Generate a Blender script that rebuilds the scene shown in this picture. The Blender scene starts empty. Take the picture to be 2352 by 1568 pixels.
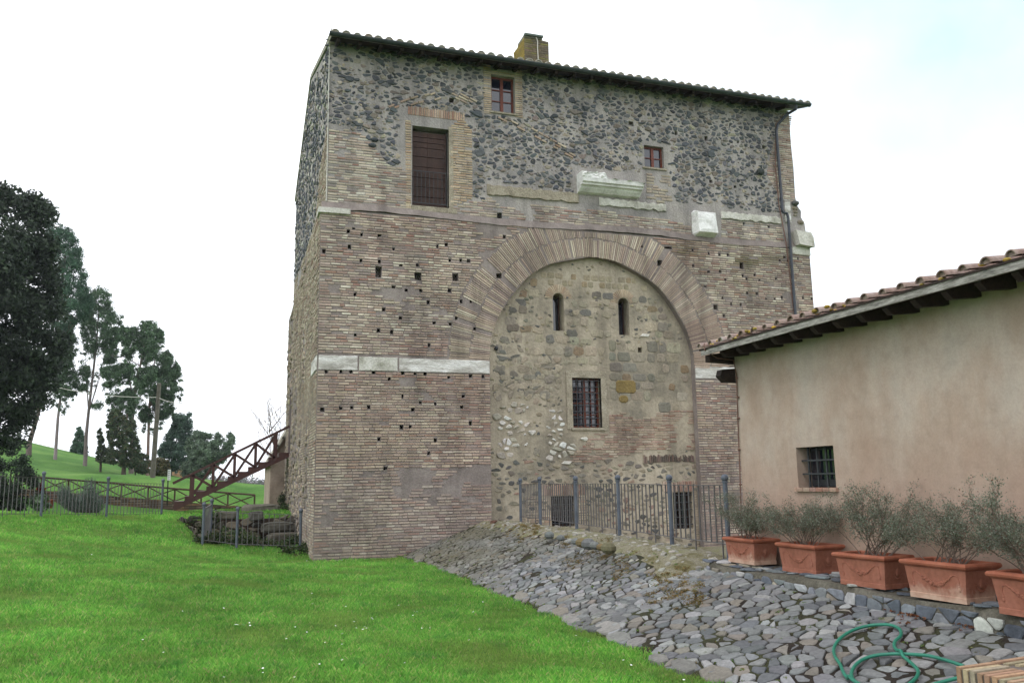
import bpy, bmesh, math, random
import numpy as np
from mathutils import Vector, noise as mnoise
from mathutils.geometry import delaunay_2d_cdt

C = bpy.context.scene
COL = C.collection
rnd = random.Random(7)
nrg = np.random.default_rng(11)
R = math.radians

# ---------------------------------------------------------------- camera, sky, sun, exposure
YAW, PITCH, ROLL, FPX = 18.54, 9.44, -0.97, 1907.0      # heading right of +Y, tilt up, roll, focal length for a 2352 px wide frame
CAM = np.array([-1.978, -21.1, 1.88])
def _axes():
    y, p, r = R(YAW), R(PITCH), R(ROLL)
    f = np.array([math.sin(y)*math.cos(p), math.cos(y)*math.cos(p), math.sin(p)])
    rt = np.array([math.cos(y), -math.sin(y), 0.0]); up = np.cross(rt, f)
    return rt*math.cos(r)+up*math.sin(r), -rt*math.sin(r)+up*math.cos(r), f
AR, AU, AF = _axes()
camd = bpy.data.cameras.new('camera'); cam = bpy.data.objects.new('camera', camd); COL.objects.link(cam)
camd.sensor_fit = 'HORIZONTAL'; camd.sensor_width = 22.2; camd.lens = 22.2*FPX/2352
camd.clip_end = 5000; camd.clip_start = 0.05
from mathutils import Matrix
cam.matrix_world = Matrix(((AR[0], AU[0], -AF[0], CAM[0]), (AR[1], AU[1], -AF[1], CAM[1]), (AR[2], AU[2], -AF[2], CAM[2]), (0, 0, 0, 1)))
C.camera = cam

SUN_EL, SUN_AZ = 52, -112          # degrees; azimuth clockwise from +Y
w = bpy.data.worlds.new('World'); C.world = w; w.use_nodes = True
nt = w.node_tree; nt.nodes.clear()
out = nt.nodes.new('ShaderNodeOutputWorld'); bg = nt.nodes.new('ShaderNodeBackground')
sky = nt.nodes.new('ShaderNodeTexSky'); sky.sky_type = 'NISHITA'; sky.sun_disc = False
sky.sun_elevation = R(SUN_EL); sky.sun_rotation = R(SUN_AZ); sky.air_density = 1.0; sky.dust_density = 2.0
tc = nt.nodes.new('ShaderNodeTexCoord'); no = nt.nodes.new('ShaderNodeTexNoise')
no.inputs['Scale'].default_value = 1.4; no.inputs['Detail'].default_value = 5; no.inputs['Roughness'].default_value = .5
rampn = nt.nodes.new('ShaderNodeValToRGB')
rampn.color_ramp.elements[0].position = .30; rampn.color_ramp.elements[0].color = (.84, .84, .84, 1)
rampn.color_ramp.elements[1].position = .60; rampn.color_ramp.elements[1].color = (1, 1, 1, 1)
mixs = nt.nodes.new('ShaderNodeMix'); mixs.data_type = 'RGBA'
mixs.inputs['B'].default_value = (13.2, 13.4, 13.8, 1)       # the cloud deck
nt.links.new(tc.outputs['Generated'], no.inputs['Vector']); nt.links.new(no.outputs['Fac'], rampn.inputs['Fac'])
nt.links.new(rampn.outputs['Color'], mixs.inputs['Factor'])
dv = nt.nodes.new('ShaderNodeVectorMath'); dv.operation = 'DOT_PRODUCT'; nt.links.new(tc.outputs['Generated'], dv.inputs[0]); dv.inputs[1].default_value = (.70, .50, .51)
mrs = nt.nodes.new('ShaderNodeMapRange'); mrs.inputs['From Min'].default_value = .90; mrs.inputs['From Max'].default_value = 1.0; mrs.inputs['To Min'].default_value = 0; mrs.inputs['To Max'].default_value = .8; nt.links.new(dv.outputs['Value'], mrs.inputs['Value'])
n2 = nt.nodes.new('ShaderNodeTexNoise'); n2.inputs['Scale'].default_value = 3.5; n2.inputs['Detail'].default_value = 6; nt.links.new(tc.outputs['Generated'], n2.inputs['Vector'])
ml = nt.nodes.new('ShaderNodeMath'); ml.operation = 'MULTIPLY'; nt.links.new(mrs.outputs['Result'], ml.inputs[0]); nt.links.new(n2.outputs['Fac'], ml.inputs[1])
ml2 = nt.nodes.new('ShaderNodeMath'); ml2.operation = 'MULTIPLY'; ml2.inputs[1].default_value = 1.9; nt.links.new(ml.outputs[0], ml2.inputs[0])
deck = nt.nodes.new('ShaderNodeMix'); deck.data_type = 'RGBA'; deck.inputs['A'].default_value = (13.0, 13.4, 14.1, 1); deck.inputs['B'].default_value = (5.2, 7.2, 8.6, 1); nt.links.new(ml2.outputs[0], deck.inputs['Factor']); nt.links.new(deck.outputs['Result'], mixs.inputs['B'])
nt.links.new(sky.outputs['Color'], mixs.inputs['A']); nt.links.new(mixs.outputs['Result'], bg.inputs['Color'])
bg.inputs['Strength'].default_value = 0.10
nt.links.new(bg.outputs['Background'], out.inputs['Surface'])

sund = bpy.data.lights.new('sun', 'SUN'); sund.energy = 0.7; sund.angle = R(22); sund.color = (1, .985, .96)
sun = bpy.data.objects.new('sun', sund); COL.objects.link(sun)
sdir = Vector((math.sin(R(SUN_AZ))*math.cos(R(SUN_EL)), math.cos(R(SUN_AZ))*math.cos(R(SUN_EL)), math.sin(R(SUN_EL))))
sun.rotation_euler = sdir.to_track_quat('Z', 'Y').to_euler(); sun.location = (-20, -20, 40)
C.view_settings.view_transform = 'Standard'; C.view_settings.look = 'None'
C.view_settings.exposure = 0.36; C.view_settings.gamma = 1
C.cycles.max_bounces = 6; C.cycles.diffuse_bounces = 4; C.cycles.transparent_max_bounces = 8
C.cycles.use_adaptive_sampling = True; C.cycles.use_denoising = True

# measuring helpers: where a sight line of the photograph meets a real plane
def ray(px, py): return AF + AR*(px-1176)/FPX - AU*(py-784)/FPX
def onY(px, py, Y=0.0):
    d = ray(px, py); p = CAM + d*(Y-CAM[1])/d[1]; return (p[0], p[2])
def onX(px, py, X=0.0):
    d = ray(px, py); p = CAM + d*(X-CAM[0])/d[0]; return (p[1], p[2])
def onZ(px, py, Z=0.0):
    d = ray(px, py); p = CAM + d*(Z-CAM[2])/d[2]; return (p[0], p[1])
def at(px, py, dep): return CAM + ray(px, py)*dep

# ---------------------------------------------------------------- colour and materials
def lin(c):
    c = c/255.0
    return c/12.92 if c <= .04045 else ((c+.055)/1.055)**2.4
def S(r, g, b): return (lin(r), lin(g), lin(b))
def jit(c, a=.12, h=.03):
    k = 1+rnd.uniform(-a, a)
    return tuple(max(.003, v*k*(1+rnd.uniform(-h, h))) for v in c)
def mixc(a, b, t): return tuple(x*(1-t)+y*t for x, y in zip(a, b))

def base_mat(name, rough=.85, spec=.25):
    m = bpy.data.materials.new(name); m.use_nodes = True
    n = m.node_tree.nodes; p = n['Principled BSDF']
    p.inputs['Roughness'].default_value = rough; p.inputs['Specular IOR Level'].default_value = spec
    return m, m.node_tree, p
def noise_node(t, scale, detail=4, rough=.6, stretch=None):
    tcn = t.nodes.new('ShaderNodeTexCoord'); nn = t.nodes.new('ShaderNodeTexNoise')
    nn.inputs['Scale'].default_value = scale; nn.inputs['Detail'].default_value = detail; nn.inputs['Roughness'].default_value = rough
    if stretch:
        mp = t.nodes.new('ShaderNodeMapping'); mp.inputs['Scale'].default_value = stretch
        t.links.new(tcn.outputs['Object'], mp.inputs['Vector']); t.links.new(mp.outputs['Vector'], nn.inputs['Vector'])
    else: t.links.new(tcn.outputs['Object'], nn.inputs['Vector'])
    return nn
def ramp_node(t, src, stops):
    r = t.nodes.new('ShaderNodeValToRGB'); e = r.color_ramp.elements
    while len(e) < len(stops): e.new(.5)
    for i, (p, c) in enumerate(stops):
        e[i].position = p; e[i].color = (*c, 1) if len(c) == 3 else c
    t.links.new(src, r.inputs['Fac']); return r
def mul_node(t, a, b, fac=1.0, mode='MULTIPLY'):
    m = t.nodes.new('ShaderNodeMix'); m.data_type = 'RGBA'; m.blend_type = mode
    if isinstance(fac, float): m.inputs['Factor'].default_value = fac
    else: t.links.new(fac, m.inputs['Factor'])
    for s, i in ((a, 'A'), (b, 'B')):
        if isinstance(s, tuple): m.inputs[i].default_value = (*s, 1)
        else: t.links.new(s, m.inputs[i])
    return m.outputs['Result']
def bump(t, p, src, strength, dist=.01):
    b = t.nodes.new('ShaderNodeBump'); b.inputs['Strength'].default_value = strength; b.inputs['Distance'].default_value = dist
    t.links.new(src, b.inputs['Height']); t.links.new(b.outputs['Normal'], p.inputs['Normal'])
def mat_attr(name, rough=.9, fine=28, var=.35, big=1.1, bigvar=.25, bstr=.5, bdist=.01, spec=.2, stretch=None, translucent=0, streak=0):
    """colour from the mesh's own per-piece colour, broken up with two sizes of noise"""
    m, t, p = base_mat(name, rough, spec)
    a = t.nodes.new('ShaderNodeAttribute'); a.attribute_name = 'Col'
    c = a.outputs['Color']
    n1 = noise_node(t, fine, 5, .65, stretch)
    r1 = ramp_node(t, n1.outputs['Fac'], [(.25, (1-var,)*3), (.75, (1+var*.8,)*3)])
    c = mul_node(t, c, r1.outputs['Color'])
    if bigvar:
        n2 = noise_node(t, big, 5, .6)
        r2 = ramp_node(t, n2.outputs['Fac'], [(.3, (1-bigvar,)*3), (.7, (1+bigvar*.7,)*3)])
        c = mul_node(t, c, r2.outputs['Color'])
    if streak:
        n3 = noise_node(t, 1.0, 6, .6, (2.4, 2.4, .28)); r3 = ramp_node(t, n3.outputs['Fac'], [(.32, (1-streak,)*3), (.52, (1,)*3), (.75, (1+streak*.35,)*3)]); c = mul_node(t, c, r3.outputs['Color'])
    t.links.new(c, p.inputs['Base Color'])
    if bstr: bump(t, p, n1.outputs['Fac'], bstr, bdist)
    if translucent:
        tr = t.nodes.new('ShaderNodeBsdfTranslucent'); t.links.new(c, tr.inputs['Color'])
        mx = t.nodes.new('ShaderNodeMixShader'); mx.inputs['Fac'].default_value = translucent
        o = [n for n in t.nodes if n.type == 'OUTPUT_MATERIAL'][0]
        t.links.new(p.outputs['BSDF'], mx.inputs[1]); t.links.new(tr.outputs['BSDF'], mx.inputs[2]); t.links.new(mx.outputs['Shader'], o.inputs['Surface'])
    return m
def mat_noise(name, stops, scale=3, rough=.85, fine=40, fvar=.2, bstr=.3, bdist=.01, spec=.25, stretch=None, metal=0, detail=6, streak=0):
    m, t, p = base_mat(name, rough, spec); p.inputs['Metallic'].default_value = metal
    n1 = noise_node(t, scale, detail, .62, stretch); r1 = ramp_node(t, n1.outputs['Fac'], stops)
    n2 = noise_node(t, fine, 4, .6, stretch); r2 = ramp_node(t, n2.outputs['Fac'], [(.3, (1-fvar,)*3), (.7, (1+fvar,)*3)])
    c = mul_node(t, r1.outputs['Color'], r2.outputs['Color'])
    if streak:
        n3 = noise_node(t, 1.0, 6, .6, (2.4, 2.4, .28)); r3 = ramp_node(t, n3.outputs['Fac'], [(.32, (1-streak,)*3), (.52, (1,)*3), (.75, (1+streak*.35,)*3)]); c = mul_node(t, c, r3.outputs['Color'])
    t.links.new(c, p.inputs['Base Color'])
    if bstr: bump(t, p, n2.outputs['Fac'], bstr, bdist)
    return m

M = {}
M['brick'] = mat_attr('old_brick', .92, 34, .30, .9, .26, .5, .006, streak=.3)
M['mortar'] = mat_noise('lime_mortar', [(.25, S(104, 96, 92)), (.5, S(131, 121, 116)), (.75, S(152, 143, 137))], 1.1, .95, 22, .14, .5, .02, streak=.3)
M['mortar_pale'] = mat_noise('rubble_mortar', [(.25, S(122, 119, 117)), (.5, S(153, 147, 143)), (.78, S(174, 167, 159))], 1.3, .95, 20, .16, .6, .03, streak=.32)
M['stone'] = mat_attr('rubble_stone', .85, 16, .35, 1.2, .12, .7, .02, .3, streak=.22)
M['infill'] = mat_noise('tuff_plaster', [(.25, S(110, 105, 95)), (.42, S(146, 137, 121)), (.55, S(167, 156, 138)), (.75, S(183, 173, 155))], .9, .95, 13, .14, .6, .03, .25, None, 0, 9, .3)
M['marble'] = mat_noise('weathered_marble', [(.30, S(138, 133, 125)), (.45, S(186, 182, 175)), (.62, S(218, 216, 212)), (.8, S(230, 229, 227))], 2.6, .85, 20, .22, .9, .02, .3, (.7, .7, 3.2))
M['marble_white'] = mat_noise('white_carved_marble', [(.28, S(178, 176, 171)), (.5, S(220, 219, 216)), (.8, S(236, 235, 233))], 3, .8, 20, .12, .6, .02)
M['marble_dirty'] = mat_noise('mossy_marble', [(.3, S(132, 130, 116)), (.5, S(188, 185, 175)), (.8, S(216, 214, 208))], 2.2, .85, 18, .2, .8, .02, .3)
M['travertine'] = mat_noise('grey_travertine', [(.25, S(112, 104, 90)), (.5, S(150, 141, 124)), (.8, S(172, 164, 148))], 3, .9, 24, .25, .8, .02)
M['wood_dark'] = mat_noise('dark_shutter_wood', [(.3, S(48, 34, 30)), (.6, S(66, 47, 40)), (.8, S(84, 62, 52))], 3, .7, 40, .25, .4, .006, .3, (1, 1, .25))
M['wood_red'] = mat_noise('red_brown_window_wood', [(.3, S(88, 40, 26)), (.7, S(112, 54, 34))], 6, .5, 50, .15, .2, .004, .4)
M['wood_stair'] = mat_noise('red_brown_stair_steel', [(.3, S(60, 34, 30)), (.7, S(80, 46, 40))], 4, .55, 40, .15, .2, .004, .4)
M['wood_fence'] = mat_noise('brown_pole_wood', [(.3, S(58, 42, 34)), (.7, S(84, 63, 50))], 5, .8, 30, .25, .4, .006)
M['wood_eave'] = mat_noise('dark_rafter_wood', [(.3, S(36, 28, 25)), (.7, S(58, 46, 40))], 5, .75, 30, .3, .4, .006)
M['fascia'] = mat_noise('flaking_grey_fascia', [(.25, S(84, 82, 78)), (.45, S(128, 124, 118)), (.7, S(176, 172, 166))], 9, .85, 40, .3, .5, .006, .2, (4, .7, 4))
M['iron'] = mat_noise('grey_blue_painted_iron', [(.3, S(76, 82, 92)), (.7, S(96, 102, 112))], 5, .55, 60, .1, .1, .002, .4)
M['iron_bar'] = mat_noise('weathered_iron_bar', [(.3, S(82, 80, 80)), (.7, S(106, 103, 102))], 5, .6, 60, .15, .1, .002, .4)
M['iron_dark'] = mat_noise('dark_grille_iron', [(.3, S(40, 42, 45)), (.7, S(58, 60, 63))], 5, .55, 60, .15, .1, .002, .4)
M['gutter'] = mat_noise('dark_green_grey_gutter', [(.3, S(38, 46, 46)), (.7, S(54, 62, 62))], 4, .5, 40, .15, .1, .004, .4)
M['pipe'] = mat_noise('dark_grey_pipe', [(.3, S(46, 50, 58)), (.7, S(62, 66, 74))], 4, .45, 40, .12, .1, .004, .4)
M['cable'] = mat_noise('brown_cable', [(.3, S(96, 70, 60)), (.7, S(122, 92, 80))], 4, .6, 40, .1, 0)
M['cable_white'] = mat_noise('pale_cable', [(.3, S(176, 172, 162)), (.7, S(205, 202, 194))], 4, .6, 40, .1, 0)
M['tile_grey'] = mat_noise('lichen_roof_tile', [(.25, S(132, 130, 120)), (.45, S(164, 162, 150)), (.65, S(176, 162, 146)), (.82, S(194, 192, 180))], 3.2, .9, 30, .25, .5, .01)
M['tile_red'] = mat_noise('terracotta_roof_tile', [(.25, S(104, 92, 86)), (.42, S(136, 114, 104)), (.6, S(152, 136, 128)), (.75, S(160, 154, 146)), (.86, S(134, 122, 84))], 3.5, .9, 26, .25, .5, .01)
M['stucco'] = None
M['plaster_pink'] = mat_noise('grey_pink_plaster', [(.3, S(128, 112, 100)), (.5, S(160, 142, 128)), (.75, S(176, 160, 146))], 1.2, .95, 14, .12, .3, .01)
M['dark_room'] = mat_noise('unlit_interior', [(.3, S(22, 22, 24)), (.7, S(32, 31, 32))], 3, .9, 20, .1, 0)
M['terracotta'] = mat_noise('terracotta_planter', [(.22, S(120, 78, 62)), (.42, S(144, 92, 74)), (.62, S(157, 104, 86)), (.8, S(172, 132, 116))], 3.4, .82, 26, .13, .35, .006, .25)
M['terracotta_rim'] = mat_noise('orange_planter_rim', [(.25, S(124, 74, 55)), (.5, S(150, 88, 66)), (.8, S(163, 108, 86))], 4, .75, 26, .13, .3, .005, .3)
M['soil'] = mat_noise('potting_soil', [(.3, S(48, 38, 32)), (.7, S(76, 62, 50))], 8, .95, 60, .3, .8, .02)
M['hose'] = mat_noise('green_rubber_hose', [(.3, S(30, 104, 84)), (.7, S(44, 128, 104))], 4, .42, 60, .08, 0, .002, .45)
M['leaf'] = mat_attr('leaf', .6, 3, .25, .5, .2, 0, .01, .3, None, .25)
M['grass'] = mat_attr('grass_blade', .6, 1.5, .22, .3, .26, 0, .01, .25, None, .5)
M['bark'] = mat_attr('bark', .9, 9, .35, .6, .15, .6, .02)
M['rust'] = mat_noise('rusty_plate', [(.3, S(70, 48, 40)), (.7, S(104, 74, 62))], 6, .8, 40, .25, .3, .004)
M['paint_white'] = mat_noise('white_sign_paint', [(.3, S(205, 205, 203)), (.7, S(225, 225, 223))], 3, .6, 30, .05, 0)
M['black'] = mat_noise('black_paint', [(.3, S(22, 22, 23)), (.7, S(34, 34, 35))], 3, .6, 30, .05, 0)
M['daisy'] = mat_noise('daisy_petal', [(.3, S(225, 225, 215)), (.7, S(240, 240, 235))], 3, .7, 30, .05, 0)
def make_stucco():
    m, t, p = base_mat('pinkish_stucco', .93, .2)
    n1 = noise_node(t, 1.3, 7, .62, (1, 1, .7)); r1 = ramp_node(t, n1.outputs['Fac'], [(.28, S(160, 138, 122)), (.45, S(170, 151, 136)), (.58, S(177, 162, 149)), (.75, S(174, 163, 152))])
    # rising damp of the lower wall: a warmer orange wash with a ragged upper edge
    g = t.nodes.new('ShaderNodeNewGeometry'); sp = t.nodes.new('ShaderNodeSeparateXYZ'); t.links.new(g.outputs['Position'], sp.inputs[0])
    n3 = noise_node(t, 1.0, 6, .6)
    ad = t.nodes.new('ShaderNodeMath'); ad.operation = 'MULTIPLY_ADD'; ad.inputs[1].default_value = 1.5; t.links.new(n3.outputs['Fac'], ad.inputs[0]); t.links.new(sp.outputs['Z'], ad.inputs[2])
    mr = t.nodes.new('ShaderNodeMapRange'); mr.inputs['From Min'].default_value = 2.05; mr.inputs['From Max'].default_value = 3.1; mr.inputs['To Min'].default_value = .85; mr.inputs['To Max'].default_value = 0
    t.links.new(ad.outputs[0], mr.inputs['Value'])
    nm = noise_node(t, 3.2, 7, .68, (1, 1, .4)); rm = ramp_node(t, nm.outputs['Fac'], [(.3, (.92,)*3), (.7, (1.06,)*3)])
    c = mul_node(t, mul_node(t, r1.outputs['Color'], rm.outputs['Color']), S(168, 142, 126), mr.outputs['Result'], 'MIX')
    n2 = noise_node(t, 38, 5, .7); r2 = ramp_node(t, n2.outputs['Fac'], [(.3, (.91,)*3), (.7, (1.07,)*3)]); n5 = noise_node(t, 7, 8, .72); r5 = ramp_node(t, n5.outputs['Fac'], [(.28, (.86,)*3), (.5, (1,)*3), (.72, (1.08,)*3)]); c = mul_node(t, c, r5.outputs['Color'])
    t.links.new(mul_node(t, c, r2.outputs['Color']), p.inputs['Base Color'])
    n4 = noise_node(t, 9, 6, .7); bump(t, p, n4.outputs['Fac'], .25, .02)
    return m
M['stucco'] = make_stucco()
def make_glass():
    m, t, p = base_mat('window_glass', .06, .9)
    p.inputs['Base Color'].default_value = (*S(24, 28, 40), 1); p.inputs['IOR'].default_value = 1.55
    return m
M['glass'] = make_glass()

# ---------------------------------------------------------------- mesh builder and tagging
ORG = {}
def tag(o, label=None, cat=None, group=None, kind=None):
    if label: o['label'] = label
    if cat: o['category'] = cat
    if group: o['group'] = group
    if kind: o['kind'] = kind
    return o
def empty(name, loc, label, cat, group=None):
    o = bpy.data.objects.new(name, None); COL.objects.link(o); o.location = loc; o.empty_display_size = .3
    ORG[o.name] = Vector(loc); return tag(o, label, cat, group)
class MB:
    def __init__(s): s.v = []; s.f = []; s.c = []; s.m = []; s.mi = 0; s.col = (.5, .5, .5)
    def quad(s, a, b, c, d): s.poly3([a, b, c, d])
    def poly3(s, pts, col=None):
        n = len(s.v); s.v.extend(tuple(map(float, p)) for p in pts); s.c.extend([col or s.col]*len(pts)); s.f.append(tuple(range(n, n+len(pts)))); s.m.append(s.mi)
    def mesh(s, vs, fs, col=None):
        n = len(s.v); s.v.extend(tuple(map(float, p)) for p in vs); s.c.extend([col or s.col]*len(vs))
        for f in fs: s.f.append(tuple(i+n for i in f)); s.m.append(s.mi)
    def box(s, x0, x1, y0, y1, z0, z1, col=None):
        s.mesh([(x0, y0, z0), (x1, y0, z0), (x1, y1, z0), (x0, y1, z0), (x0, y0, z1), (x1, y0, z1), (x1, y1, z1), (x0, y1, z1)],
               [(3, 2, 1, 0), (4, 5, 6, 7), (0, 1, 5, 4), (1, 2, 6, 5), (2, 3, 7, 6), (3, 0, 4, 7)], col)
    def bar(s, a, b, wd, ht, up=(0, 0, 1), col=None):
        a, b = Vector(a), Vector(b); d = (b-a).normalized(); u = Vector(up)
        sd = d.cross(u)
        if sd.length < 1e-4: sd = d.cross(Vector((0, 1, 0)))
        sd.normalize(); u = sd.cross(d); sd = sd*wd/2; u = u*ht/2
        v = [a-sd-u, a+sd-u, a+sd+u, a-sd+u, b-sd-u, b+sd-u, b+sd+u, b-sd+u]
        s.mesh(v, [(0, 1, 2, 3), (7, 6, 5, 4), (0, 4, 5, 1), (1, 5, 6, 2), (2, 6, 7, 3), (3, 7, 4, 0)], col)
    def tube(s, pts, rad, n=8, col=None, cap=True):
        pts = [Vector(p) for p in pts]; k = len(pts); rs = rad if isinstance(rad, (list, tuple)) else [rad]*k
        vs = []; fs = []; ref = None
        for i, p in enumerate(pts):
            d = (pts[min(i+1, k-1)]-pts[max(i-1, 0)]).normalized()
            if ref is None:
                ref = d.cross(Vector((0, 0, 1)))
                if ref.length < .1: ref = d.cross(Vector((1, 0, 0)))
            ref = (ref-d*ref.dot(d)); ref.normalize(); b = d.cross(ref)
            for j in range(n):
                a = 2*math.pi*j/n; vs.append(p+(ref*math.cos(a)+b*math.sin(a))*rs[i])
        for i in range(k-1):
            for j in range(n): fs.append((i*n+j, i*n+(j+1) % n, (i+1)*n+(j+1) % n, (i+1)*n+j))
        if cap: fs.append(tuple(range(n-1, -1, -1))); fs.append(tuple(range((k-1)*n, k*n)))
        s.mesh(vs, fs, col)
    def sphere(s, c, r, seg=10, ring=6, sc=(1, 1, 1), col=None):
        vs = [(c[0], c[1], c[2]-r*sc[2])]; fs = []
        for i in range(1, ring):
            t = math.pi*i/ring
            for j in range(seg):
                a = 2*math.pi*j/seg; vs.append((c[0]+r*sc[0]*math.sin(t)*math.cos(a), c[1]+r*sc[1]*math.sin(t)*math.sin(a), c[2]-r*sc[2]*math.cos(t)))
        vs.append((c[0], c[1], c[2]+r*sc[2])); L = len(vs)-1
        for j in range(seg): fs.append((0, 1+(j+1) % seg, 1+j)); fs.append((L, 1+(ring-2)*seg+j, 1+(ring-2)*seg+(j+1) % seg))
        for i in range(ring-2):
            for j in range(seg): a = 1+i*seg; fs.append((a+j, a+(j+1) % seg, a+seg+(j+1) % seg, a+seg+j))
        s.mesh(vs, fs, col)
    def build(s, name, mats, parent=None, smooth=False):
        org = ORG[parent.name] if parent is not None else Vector((0, 0, 0))
        me = bpy.data.meshes.new(name)
        v = [(p[0]-org[0], p[1]-org[1], p[2]-org[2]) for p in s.v] if parent is not None else s.v
        me.from_pydata(v, [], s.f)
        if not isinstance(mats, (list, tuple)): mats = [mats]
        for m in mats: me.materials.append(m)
        if len(mats) > 1: me.polygons.foreach_set('material_index', s.m)
        at_ = me.attributes.new('Col', 'FLOAT_COLOR', 'POINT')
        ca = np.ones((len(s.c), 4), np.float32); ca[:, :3] = np.array(s.c, np.float32).reshape(-1, 3)
        at_.data.foreach_set('color', ca.ravel())
        if smooth: me.polygons.foreach_set('use_smooth', [True]*len(me.polygons))
        me.update()
        o = bpy.data.objects.new(name, me); COL.objects.link(o)
        if parent is not None: o.parent = parent; ORG[o.name] = org
        else: ORG[o.name] = Vector((0, 0, 0))
        return o
def np_mesh(name, V, F, colors, mat, parent=None, kind=None):
    """big foliage mesh from arrays: V (n,3), F (m,k)"""
    org = np.array(ORG[parent.name]) if parent is not None else np.zeros(3)
    V = np.asarray(V, np.float32)-org.astype(np.float32); F = np.asarray(F, np.int32); k = F.shape[1]
    me = bpy.data.meshes.new(name); me.vertices.add(len(V)); me.vertices.foreach_set('co', V.ravel())
    me.loops.add(F.size); me.loops.foreach_set('vertex_index', F.ravel())
    me.polygons.add(len(F)); me.polygons.foreach_set('loop_start', np.arange(0, F.size, k, dtype=np.int32))
    me.materials.append(mat); me.update(calc_edges=True); me.validate()
    a = me.attributes.new('Col', 'FLOAT_COLOR', 'POINT'); ca = np.ones((len(V), 4), np.float32); ca[:, :3] = colors
    a.data.foreach_set('color', ca.ravel())
    o = bpy.data.objects.new(name, me); COL.objects.link(o)
    if parent is not None: o.parent = parent; ORG[o.name] = ORG[parent.name]
    else: ORG[o.name] = Vector((0, 0, 0))
    if kind: o['kind'] = kind
    return o
def copy_tree(o, parent=None):
    c = o.copy(); COL.objects.link(c); ORG[c.name] = Vector(c.location)
    if parent is not None: c.parent = parent
    for ch in list(o.children): copy_tree(ch, c)
    return c

# ---------------------------------------------------------------- masonry: real bricks and stones laid on a plane
def fr_front(y0): return lambda u, v, o: (u, y0-o, v)
def fr_left(x0): return lambda u, v, o: (x0-o, u, v)
def inpoly(x, z, P):
    r = False; n = len(P); j = n-1
    for i in range(n):
        if (P[i][1] > z) != (P[j][1] > z) and x < (P[j][0]-P[i][0])*(z-P[i][1])/(P[j][1]-P[i][1])+P[i][0]: r = not r
        j = i
    return r
def scan(P, z):
    xs = []; n = len(P)
    for i in range(n):
        a, b = P[i], P[(i+1) % n]
        if (a[1] > z) != (b[1] > z): xs.append(a[0]+(b[0]-a[0])*(z-a[1])/(b[1]-a[1]))
    xs.sort(); return [(xs[i], xs[i+1]) for i in range(0, len(xs)-1, 2)]
def sub(iv, cuts):
    for c0, c1 in cuts:
        nx = []
        for a, b in iv:
            if c1 <= a or c0 >= b: nx.append((a, b))
            else:
                if c0 > a: nx.append((a, c0))
                if c1 < b: nx.append((c1, b))
        iv = nx
    return iv
def rect(x0, x1, z0, z1): return [(x0, z0), (x1, z0), (x1, z1), (x0, z1)]
def slab(mb, fr, pts, prot, inset=.004, col=None, base=-.005, tilt=(0, 0)):
    cx = sum(p[0] for p in pts)/len(pts); cz = sum(p[1] for p in pts)/len(pts); n = len(pts)
    rr = max(1e-3, sum(math.hypot(p[0]-cx, p[1]-cz) for p in pts)/n); k = max(.4, 1-inset/rr)
    vs = [fr(p[0], p[1], base) for p in pts]
    vs += [fr(p[0], p[1], prot*.55+tilt[0]*(p[0]-cx)+tilt[1]*(p[1]-cz)) for p in pts]
    vs += [fr(cx+(p[0]-cx)*k, cz+(p[1]-cz)*k, prot+tilt[0]*(p[0]-cx)+tilt[1]*(p[1]-cz)) for p in pts]
    fs = [tuple(range(2*n, 3*n))]
    for i in range(n):
        j = (i+1) % n; fs.append((i, j, n+j, n+i)); fs.append((n+i, n+j, 2*n+j, 2*n+i))
    mb.mesh(vs, fs, col)
PAL = [(S(192, 180, 160), .30), (S(174, 158, 143), .26), (S(158, 136, 124), .17), (S(152, 116, 101), .07), (S(144, 134, 129), .10), (S(212, 204, 186), .10)]
def brick_col(u=0, v=0, pal=PAL):
    r = rnd.random(); a = 0
    for c, p in pal:
        a += p
        if r < a: break
    return jit(mixc(c, S(170, 156, 144), .18), .12, .035) if pal is PAL else jit(c, .11, .03)
def bricks(mb, fr, zones, cuts, z0, z1, course=.072, lens=(.12, .32), prot=(.006, .024), colf=brick_col, joint=.011, skip=None, skew=None):
    z = z0
    while z < z1:
        h = course*rnd.uniform(.92, 1.08); zc = z+h/2; iv = []
        for P in zones: iv += scan(P, zc)
        cut = []
        for P in cuts:
            if min(p[1] for p in P)-.02 < zc < max(p[1] for p in P)+.02:
                for dz in (-.4*h, 0, .4*h): cut += scan(P, zc+dz)
        for a, b in sub(iv, cut):
            x = a+.004
            while x < b-.05:
                L = rnd.uniform(*lens)
                if b-(x+L) < .10: L = b-x-.003
                x2 = min(x+L, b)
                if x2-x > .05 and not (skip and skip((x+x2)/2, zc)) and rnd.random() > .025:
                    hh = (h-joint*rnd.uniform(2.0, 3.4))/2; j = lambda: rnd.uniform(-.005, .005); g = joint/2*rnd.uniform(.6, 1.4)
                    wv = .012*mnoise.noise(Vector((x*.8, zc*1.3, 3)))+.006*mnoise.noise(Vector((x*3, zc*9, 8)))
                    c = zc+wv
                    pts = [(x+g+j(), c-hh+j()), (x2-g+j(), c-hh+j()), (x2-g+j(), c+hh+j()), (x+g+j(), c+hh+j())]
                    slab(mb, fr, pts, rnd.uniform(*prot), .003, colf((x+x2)/2, zc))
                x = x2
        z += h
def clip(P, nx, nz, d):
    o = []; n = len(P)
    for i in range(n):
        a, b = P[i], P[(i+1) % n]; da = a[0]*nx+a[1]*nz-d; db = b[0]*nx+b[1]*nz-d
        if da <= 0: o.append(a)
        if (da < 0 < db) or (db < 0 < da):
            t = da/(da-db); o.append((a[0]+(b[0]-a[0])*t, a[1]+(b[1]-a[1])*t))
    return o
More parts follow.
